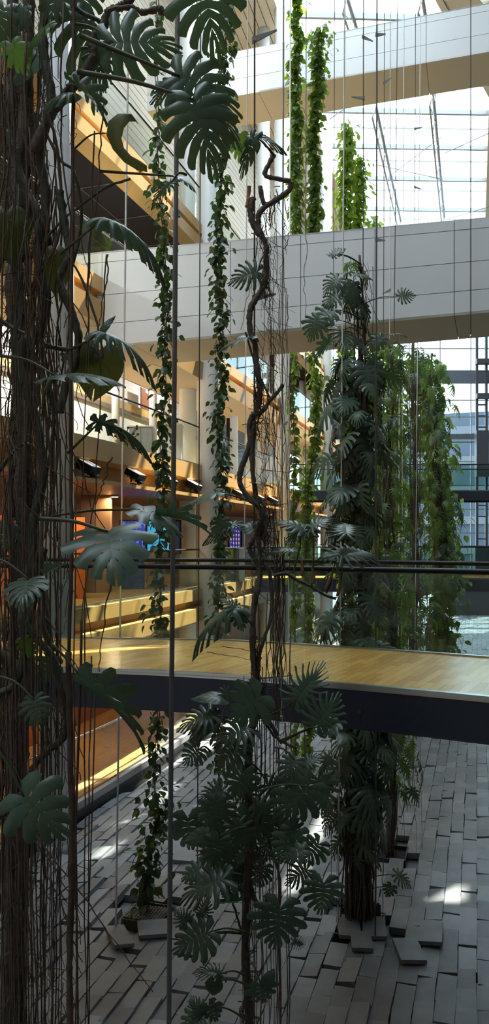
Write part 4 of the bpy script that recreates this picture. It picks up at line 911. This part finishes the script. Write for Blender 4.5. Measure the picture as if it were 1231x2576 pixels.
LB((510,2560),(440,2590),5.5,'full',(-.1,-.6,.8),wid=1.3); LB((525,2530),(548,2580),5.5,'few',wid=1.,pet=(622,2566)); LB((505,2552),(480,2510),5.5,'deep',(0,-1,.4))
LB((656,2478),(668,2534),5.5,'few',(.0,-.9,.5),wid=1.35,pet=(632,2420)); LB((668,2480),(690,2444),5.5,'heart',(.1,-1,.3),wid=.8); LB((740,2370),(772,2378),5.7,'cut')
for k in range(22):
    x=rp.gauss(630,85); y=rp.uniform(1870,2230); a=rp.uniform(.2,2.9); L=rp.uniform(60,95)
    LB((x,y),(x+L*math.cos(a)*.8,y+L*abs(math.sin(a))),6.+rp.uniform(0,.3),rp.choice(['full','deep','droop','few']),(rp.gauss(0,.3),-1,rp.uniform(.2,.8)),pet=(640+rp.gauss(0,8),y-rp.uniform(-20,60)))
# ================================================================ further monstera columns (root bundle, own leaves)
def column_plant(name, label, trunk, Y, zones, leaflen, nstem, nroot, kinds, seed, explicit=(), extra=(), rt=.018):
    global rp; rp=random.Random(seed)
    top=P(trunk[0][0],trunk[0][1],Y); base=P(trunk[-1][0],trunk[-1][1],Y)
    t=thing(name,label,'plant',(base.x,Y,-.08))
    def tx(py):
        for (x0,y0),(x1,y1) in zip(trunk[:-1],trunk[1:]):
            if y0<=py<=y1: return lerp(x0,x1,(py-y0)/(y1-y0))
        return trunk[0][0] if py<trunk[0][1] else trunk[-1][0]
    k=F/Y
    for i in range(nstem):
        y0=trunk[0][1] if i==0 else lerp(trunk[0][1],trunk[-1][1],rp.uniform(.05,.5)); pts=[]; ph=rp.uniform(0,6); w=rp.uniform(.02,.10)
        m=10
        for j in range(m+1):
            y=lerp(y0,trunk[-1][1],j/m); pts.append(P(tx(y),y,Y)+Vector((math.sin(ph+j*1.3)*w+rp.gauss(0,.012),math.cos(ph+j*1.1)*w,0)))
        pts[-1].z=-.08
        stemtube(t,'stem',pts,rt*rp.uniform(.6,1.),'bark',rt*rp.uniform(.8,1.3),.002,6,4,.4)
    for i in range(nroot):
        y=rp.uniform(trunk[0][1],lerp(trunk[0][1],trunk[-1][1],.8)); dx=rp.gauss(0,.11); p=P(tx(y),y,Y)+Vector((dx,rp.gauss(0,.06),0)); q=Vector((P(tx(trunk[-1][1]),1355,Y).x+dx*1.6+rp.gauss(0,.05),p.y,-.06))
        if rp.random()<.45: q=p.lerp(q,rp.uniform(.3,.8))
        root(t,p,q,rp.uniform(.003,.007),'root',.02,12)
    fm=MB()
    for i in range(260):
        y=rp.uniform(trunk[0][1],trunk[-1][1]); p=P(tx(y),y,Y)+Vector((rp.gauss(0,.07),rp.gauss(0,.06),0)); q=p+Vector((rp.gauss(0,.08),rp.gauss(0,.05),-rp.uniform(.1,.6)))
        q.z=max(q.z,-.07); fm.tube(wiggle(p,q,.02,4),rp.uniform(.0015,.004),4,False)
    tag(obj('root_fibres',fm,M['fibre'],t,True),kind='stuff')
    for (a,tip,kd,nrm,wd) in explicit:
        o=lpx(t,a,tip,Y-.2,kd,nrm,wid=wd); petiole(o,P(tx(a[1]+25),a[1]+25,Y),P(a[0],a[1],Y-.2),.05,.006)
    for (y0,y1,spread,nl,sx) in zones:
        for i in range(nl):
            y=lerp(y0,y1,(i+rp.random())/nl); a=rp.uniform(0,2*math.pi); rr=spread/k*math.sqrt(rp.random())
            c=P(tx(y)+sx,y,Y)+Vector((math.cos(a)*rr,math.sin(a)*rr*.7,0)); out=Vector((math.cos(a),math.sin(a)*.7,0))
            if c.z<.25: continue
            L=leaflen*rp.uniform(.65,1.2); tip=(out*rp.uniform(.3,1)+Vector((0,0,-rp.uniform(.2,1.1)))).normalized()*L
            o=leaf(t,c,c+tip,out*.6+Vector((rp.gauss(0,.2),-.3+rp.gauss(0,.3),rp.uniform(.4,1.1))),rp.choice(kinds),rp.uniform(.8,1.1))
            s=P(tx(y+22),1355,Y); s.z=c.z-.10; petiole(o,s,c,.08,.0055)
    if extra:
        me=MB()
        for (y0,y1,spread,nl,sx,mk) in extra:
            src=BL[mk]; V=[v.co for v in src.vertices]; Fc=[tuple(p.vertices) for p in src.polygons]
            for i in range(nl):
                y=lerp(y0,y1,rp.random()); a=rp.uniform(0,2*math.pi); rr=spread/k*math.sqrt(rp.random())
                c=P(tx(y)+sx,y,Y)+Vector((math.cos(a)*rr,math.sin(a)*rr*.8,0)); out=Vector((math.cos(a),math.sin(a)*.7,0)); L=leaflen*rp.uniform(.5,1.1)
                if c.z-L<.05: continue
                yv=(out*rp.uniform(.3,1)+Vector((0,0,-rp.uniform(.2,1.2)))).normalized(); n=out*.5+Vector((rp.gauss(0,.3),rp.gauss(0,.4),rp.uniform(.4,1.1))); n=(n-yv*n.dot(yv)).normalized(); xv=yv.cross(n)
                me.add([c+(xv*v.x+yv*v.y+n*v.z)*L for v in V],Fc,rp.random())
        tag(obj('inner_leaves',me,BL[extra[0][5]].materials[0],t,True),kind='stuff')
    return t
KD=['full','deep','droop','lo','loarch','deep']
c1=column_plant('climbing_monstera','tall leafy monstera column right of centre, rooted in the pit in the right foreground',[(908,640),(912,700),(903,780),(916,850),(903,960),(912,1100),(905,1300),(912,1500),(902,1700),(910,1900),(903,2100),(900,2330)],10.6,
    [(670,770,36,7,-20),(790,870,62,3,-55),(900,1180,62,26,-10),(1180,1480,66,24,-5),(1480,1840,82,22,-10),(1840,2090,70,20,-15)],.42,14,48,KD,31,extra=[(890,1500,68,70,-8,'lo'),(1500,2050,80,70,-10,'lo'),(2000,2140,50,16,-10,'lo')],
    explicit=[((838,640),(868,618),'deep',(0,-.8,.6),.9),((838,642),(822,636),'deep',(0,-.8,.6),1.2),((880,664),(858,682),'lol',(0,-1,.4),1.1),((890,662),(905,684),'lol',(0,-1,.4),1.1),((1008,745),(1048,736),'deep',(0,-1,.3),1.1),((990,840),(1026,838),'deep',(0,-.2,1),.9),((850,700),(812,735),'deep',(-.2,-1,.4),1.1),((835,780),(778,820),'full',(-.2,-1,.4),1.),((800,802),(775,855),'full',(-.1,-1,.5),1.2),((830,860),(790,900),'fold',(-.2,-1,.4),1.),((900,690),(942,694),'full',(.1,-.6,.8),.8),((850,740),(806,775),'deep',(0,-.8,.6),1.),((870,720),(905,760),'few',(0,-1,.4),1.1),((960,850),(925,880),'full',(-.2,-1,.2),1.),((1000,2200),(1045,2230),'deep',(0,-.6,.8),.8),((985,2230),(970,2260),'few',(0,-.8,.6),1.)])
fm=MB()                                                    # thick skirt of roots at the foot of the tall column
for k in range(150):
    a=rp.uniform(0,6.283); r0=rp.uniform(.05,.19); p=P(902,1355,10.6); q0=Vector((p.x+math.cos(a)*r0,10.6+math.sin(a)*r0*.8,rp.uniform(.8,2.2))); q1=Vector((p.x+math.cos(a)*r0*1.15+rp.gauss(0,.03),10.6+math.sin(a)*r0,-.06))
    fm.tube(wiggle(q0,q1,.012,8),rp.uniform(.004,.012),5,False)
tag(obj('root_skirt',fm,M['bark'],c1,True),kind='stuff')
column_plant('climbing_monstera','shorter bushy column with yellowish leaves just behind the tall monstera column',[(978,850),(985,1000),(975,1200),(985,1500),(990,1800),(985,2000),(985,2150)],13.,
    [(860,1150,50,20,10),(1150,1500,58,22,0),(1500,1830,70,20,10),(1830,1990,62,14,12)],.30,9,46,['lo','loarch','lo','lol'],32,extra=[(860,1200,50,36,0,'lol'),(1200,1500,60,50,0,'lol'),(1500,2000,66,90,8,'lol')])
column_plant('climbing_monstera','leafy column with hanging brown roots between the bushy column and the far right column',[(1040,860),(1046,1000),(1040,1200),(1048,1400),(1040,1600),(1045,gpy(21))],21.,
    [(865,1050,52,24,-5),(1050,1300,44,22,0),(1300,1660,52,24,0)],.38,9,60,['lo','loarch','lol'],33,extra=[(870,1660,58,90,0,'lol')],rt=.035)
column_plant('climbing_monstera','rightmost leafy column, in front of the far glass wall',[(1085,890),(1095,1100),(1108,1300),(1105,1500),(1105,gpy(22.5))],22.5,
    [(880,960,42,9,-20),(930,1200,38,26,18),(1200,1420,46,26,12),(1420,1680,55,24,0)],.40,8,50,['lo','lol','lo'],34,extra=[(900,1200,44,70,14,'lol'),(1200,1700,56,150,4,'lol')],rt=.03)
# ================================================================ thin leafy vines
def ivy(label, path, Y, spread, nper, size, seed, m='ivy', nst=3, name='leafy_vine', ground=True, dens=None, r=.007):
    rr=random.Random(seed); k=F/Y
    base=P(path[-1][0],path[-1][1],Y); t=thing(name,label,'plant',(base.x,Y,base.z if not ground else -.06))
    pts=catmull(pxs(path,Y),6)
    if ground: pts.append(Vector((base.x,Y,-.06)))
    for s in range(nst):
        ph=rr.uniform(0,6); w=rr.uniform(.008,.03); q=[p+Vector((math.sin(ph+i*.9)*w,math.cos(ph+i*.7)*w,0)) for i,p in enumerate(pts)]
        b=MB(); b.tube(q,r*rr.uniform(.5,1.),5); obj('stem',b,M['root' if s else 'stem'],t,True)
    b=MB(); L=0
    for i in range(len(pts)-1):
        a,c=pts[i],pts[i+1]; d=(c-a).length; py=HY-(a.z-CZ)*F/Y; dn=dens(py) if dens else 1.
        sp=(spread(py) if callable(spread) else spread)
        cnt=d*nper*dn; cnt=int(cnt)+(1 if rr.random()<cnt-int(cnt) else 0)
        for j in range(cnt):
            an=rr.uniform(0,2*math.pi); rad=sp*abs(rr.gauss(0,.6)); o=Vector((math.cos(an),math.sin(an),0)); p=a.lerp(c,rr.random())+o*rad
            if p.z<.12: continue
            if p.y<10.6 and p.y>7 and 3.5<p.z<4.1: p.y=10.75
            s=size*rr.uniform(.6,1.25); y=(o*rr.uniform(.2,1.)+Vector((rr.gauss(0,.3),rr.gauss(0,.3),-rr.uniform(.2,1.3)))).normalized()
            n=(o+Vector((rr.gauss(0,.5),rr.gauss(0,.5),rr.uniform(.2,.9)))); n=(n-y*n.dot(y)); n=n.normalized() if n.length>.05 else y.orthogonal().normalized(); x=y.cross(n)
            f=.18; V=lambda u,v,h: p+x*u*s+y*v*s+n*h*s
            b.add([V(0,0,0),V(.36,.22,f*.36),V(.40,.50,f*.3),V(.2,.78,.0),V(0,1,-.12),V(-.2,.78,0),V(-.40,.50,f*.3),V(-.36,.22,f*.36),V(0,.5,-.02)],[(0,1,2,8),(8,2,3,4),(8,4,5,6),(0,8,6,7)],rr.random())
            if rr.random()<.5: b.tube([a.lerp(c,.5),p],.0025,3,False,.2)
    obj('foliage',b,M[m],t,False)
    return t
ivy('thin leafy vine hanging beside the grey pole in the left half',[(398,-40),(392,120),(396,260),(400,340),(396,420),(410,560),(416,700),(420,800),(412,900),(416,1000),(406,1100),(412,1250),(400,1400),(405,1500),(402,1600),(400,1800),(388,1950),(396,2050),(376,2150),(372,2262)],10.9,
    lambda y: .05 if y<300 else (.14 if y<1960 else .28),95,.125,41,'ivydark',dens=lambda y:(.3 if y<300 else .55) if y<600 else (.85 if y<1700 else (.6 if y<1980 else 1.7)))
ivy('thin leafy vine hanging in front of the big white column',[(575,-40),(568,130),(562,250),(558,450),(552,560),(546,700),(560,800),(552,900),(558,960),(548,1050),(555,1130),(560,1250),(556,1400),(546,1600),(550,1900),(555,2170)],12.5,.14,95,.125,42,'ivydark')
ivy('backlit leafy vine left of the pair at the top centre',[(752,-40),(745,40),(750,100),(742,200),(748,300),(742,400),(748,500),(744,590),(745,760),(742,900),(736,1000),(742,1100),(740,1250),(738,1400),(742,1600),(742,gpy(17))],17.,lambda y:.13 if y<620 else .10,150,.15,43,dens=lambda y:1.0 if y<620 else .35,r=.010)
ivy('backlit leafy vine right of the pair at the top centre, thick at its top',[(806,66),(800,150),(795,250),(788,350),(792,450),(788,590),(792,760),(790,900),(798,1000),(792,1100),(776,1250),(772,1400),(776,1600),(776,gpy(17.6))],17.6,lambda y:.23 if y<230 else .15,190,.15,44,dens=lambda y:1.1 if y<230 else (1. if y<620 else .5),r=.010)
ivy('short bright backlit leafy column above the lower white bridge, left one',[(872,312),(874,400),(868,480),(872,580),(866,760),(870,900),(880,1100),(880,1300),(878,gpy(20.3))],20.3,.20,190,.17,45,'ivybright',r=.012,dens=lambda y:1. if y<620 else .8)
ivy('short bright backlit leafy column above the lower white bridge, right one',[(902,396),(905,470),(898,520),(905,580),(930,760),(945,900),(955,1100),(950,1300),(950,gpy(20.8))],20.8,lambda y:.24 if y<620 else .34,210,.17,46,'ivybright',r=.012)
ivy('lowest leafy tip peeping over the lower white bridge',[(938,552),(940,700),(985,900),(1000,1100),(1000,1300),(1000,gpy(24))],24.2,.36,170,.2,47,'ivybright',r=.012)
ivy('feathery light green column filling the gap at the far right of the foliage',[(1062,900),(1070,1000),(1100,1200),(1112,1400),(1110,gpy(24.5))],24.5,.55,260,.22,48,'palm',r=.015)
# ================================================================ hanging cables and the grey pole
def cable(px0,py0,px1,py1,Y,r,m,label,brackets=(),top=None,bottom=None,name='support_cable'):
    a=P(px0,py0,Y); b_=P(px1,py1,Y); d=(b_-a)/(a.z-b_.z)
    zt=ROOF-.02 if top is None else a.z; zb=0.0 if bottom is None else b_.z
    p=a+d*(a.z-zt); q=a+d*(a.z-zb)
    t=thing(name,label,'cable',(q.x,q.y,q.z))
    b=MB(); b.tube([p,p.lerp(q,.33),p.lerp(q,.66),q],r,6); obj('wire',b,M[m],t,True)
    for (py,dx,dyp) in brackets:
        f=(HY-py)/F*Y+CZ; c=a+d*(a.z-f); s=1 if dx>0 else -1; L=abs(dx)/F*Y; rise=-dyp/F*Y
        v=Vector((s*L,0.,rise)); h=.028; n=Vector((0,.006,0))
        b=MB(); A1=[c+Vector((-s*.02,0,-h))-n,c+v+Vector((0,0,-.006))-n,c+v+Vector((0,0,.006))-n,c+Vector((-s*.02,0,h))-n]; b.hexa(A1,[w_+n*2 for w_ in A1]); o=obj('bracket',b,M['bracket'],t)
        b=MB(); b.tube([c-Vector((0,.014,0)),c+Vector((0,.014,0))],.012,10); obj('bolt',b,M['steel'],o)
    if bottom is not None:
        b=MB(); b.tube([q,q-Vector((0,0,.05))],r*2.2,8); obj('weight',b,M['steel'],t,True)
    return t
cable(447,0,425,2576,5.4,.0175,'greysteel','thick grey vertical pole left of centre, the thickest in front of the footbridge',name='grey_pole')
cable(322,180,291,2370,10.3,.013,'cablew','pale rope hanging straight down from the dark ceiling to the paving, left of the pole')
cable(505,100,500,1400,11.2,.009,'cabled','dark cable just left of the big white column')
cable(624,0,614,1600,11.5,.008,'cablew','pale cable left of the twisted bare liana')
cable(641,0,640,1400,6.15,.0065,'cabled','dark cable along the twisted bare liana, with wedge plates',[(102,56,-26),(752,54,-12),(1415,46,6)],bottom=1)
cable(714,0,708,1800,6.3,.007,'cablew','pale cable right of the twisted bare liana, crossing the deck',bottom=1)
cable(731,0,727,1400,16.2,.014,'cablew','pale cable along the left one of the two backlit vines')
cable(771,0,768,1400,16.6,.009,'cabled','dark cable between the two backlit vines')
cable(868,0,856,1640,10.4,.010,'cablew','pale cable in front of the left short leafy column and the tall monstera column')
cable(915,0,912,1900,10.7,.007,'cabled','dark cable carrying the tall monstera column',[(92,24,12),(248,-30,-4)])
cable(949,0,947,1050,10.1,.010,'cabled','dark cable just right of the tall monstera column, with wedge plates',[(88,22,-2),(603,22,2)])
cable(968,0,966,640,13.,.006,'cabled','thin dark cable between the dark cable and the pale pair',[(210,18,-14)])
cable(983,0,981,840,13.2,.007,'cablew','pale cable left of the middle of the bright roof area',[(729,-18,10)])
cable(1017,0,1015,560,15.9,.008,'cablew','pale cable right of the middle of the bright roof area')
cable(1046,0,1044,560,16.4,.007,'cabled','dark cable in front of the roof glazing with one wedge plate',[(325,20,-6),(470,18,6)])
cable(1059,0,1054,560,17.,.008,'cablew','pale cable beside the right end of the roof glazing')
cable(1006,840,1003,1600,14.5,.012,'cablew','pale cable hanging among the foliage below the lower white bridge',top=1)
cable(1185,548,1185,842,12.9,.008,'cabled','dark cable at the far right, ending in a small weight at the lower bridge',bottom=1)
cable(995,560,992,840,12.9,.006,'cabled','thin dark cable in front of the lower bridge right of the dark monstera cable',bottom=1)
cable(840,620,836,1640,11.4,.005,'cabled','thinnest dark cable left of the tall monstera column')
# ================================================================ camera, sky, sun
cam=bpy.data.cameras.new('camera'); co=bpy.data.objects.new('camera',cam); C.objects.link(co)
co.location=(0,0,CZ); co.rotation_euler=(math.radians(90),0,0)
cam.sensor_fit='VERTICAL'; cam.sensor_height=36.; cam.sensor_width=36.; cam.lens=36.*F/2576.
cam.shift_y=(HY-1288)/2576.; cam.shift_x=0.; cam.clip_start=.05; cam.clip_end=500
bpy.context.scene.camera=co
w=bpy.data.worlds.new('sky'); bpy.context.scene.world=w; w.use_nodes=True
bg=w.node_tree.nodes['Background']; bg.inputs[0].default_value=(.76,.88,1.,1); bg.inputs[1].default_value=SKY
sl=bpy.data.lights.new('sun','SUN'); so=bpy.data.objects.new('sun',sl); C.objects.link(so); sl.energy=SUNP; sl.angle=math.radians(.45); sl.color=(1,.93,.80)
so.rotation_euler=SUN.to_track_quat('Z','Y').to_euler(); so.location=(20,25,40)
vs=bpy.context.scene.view_settings; bpy.context.scene.display_settings.display_device='sRGB'
vs.view_transform='Standard'; vs.look='None'; vs.exposure=EXPO; vs.gamma=1; vs.use_curve_mapping=False
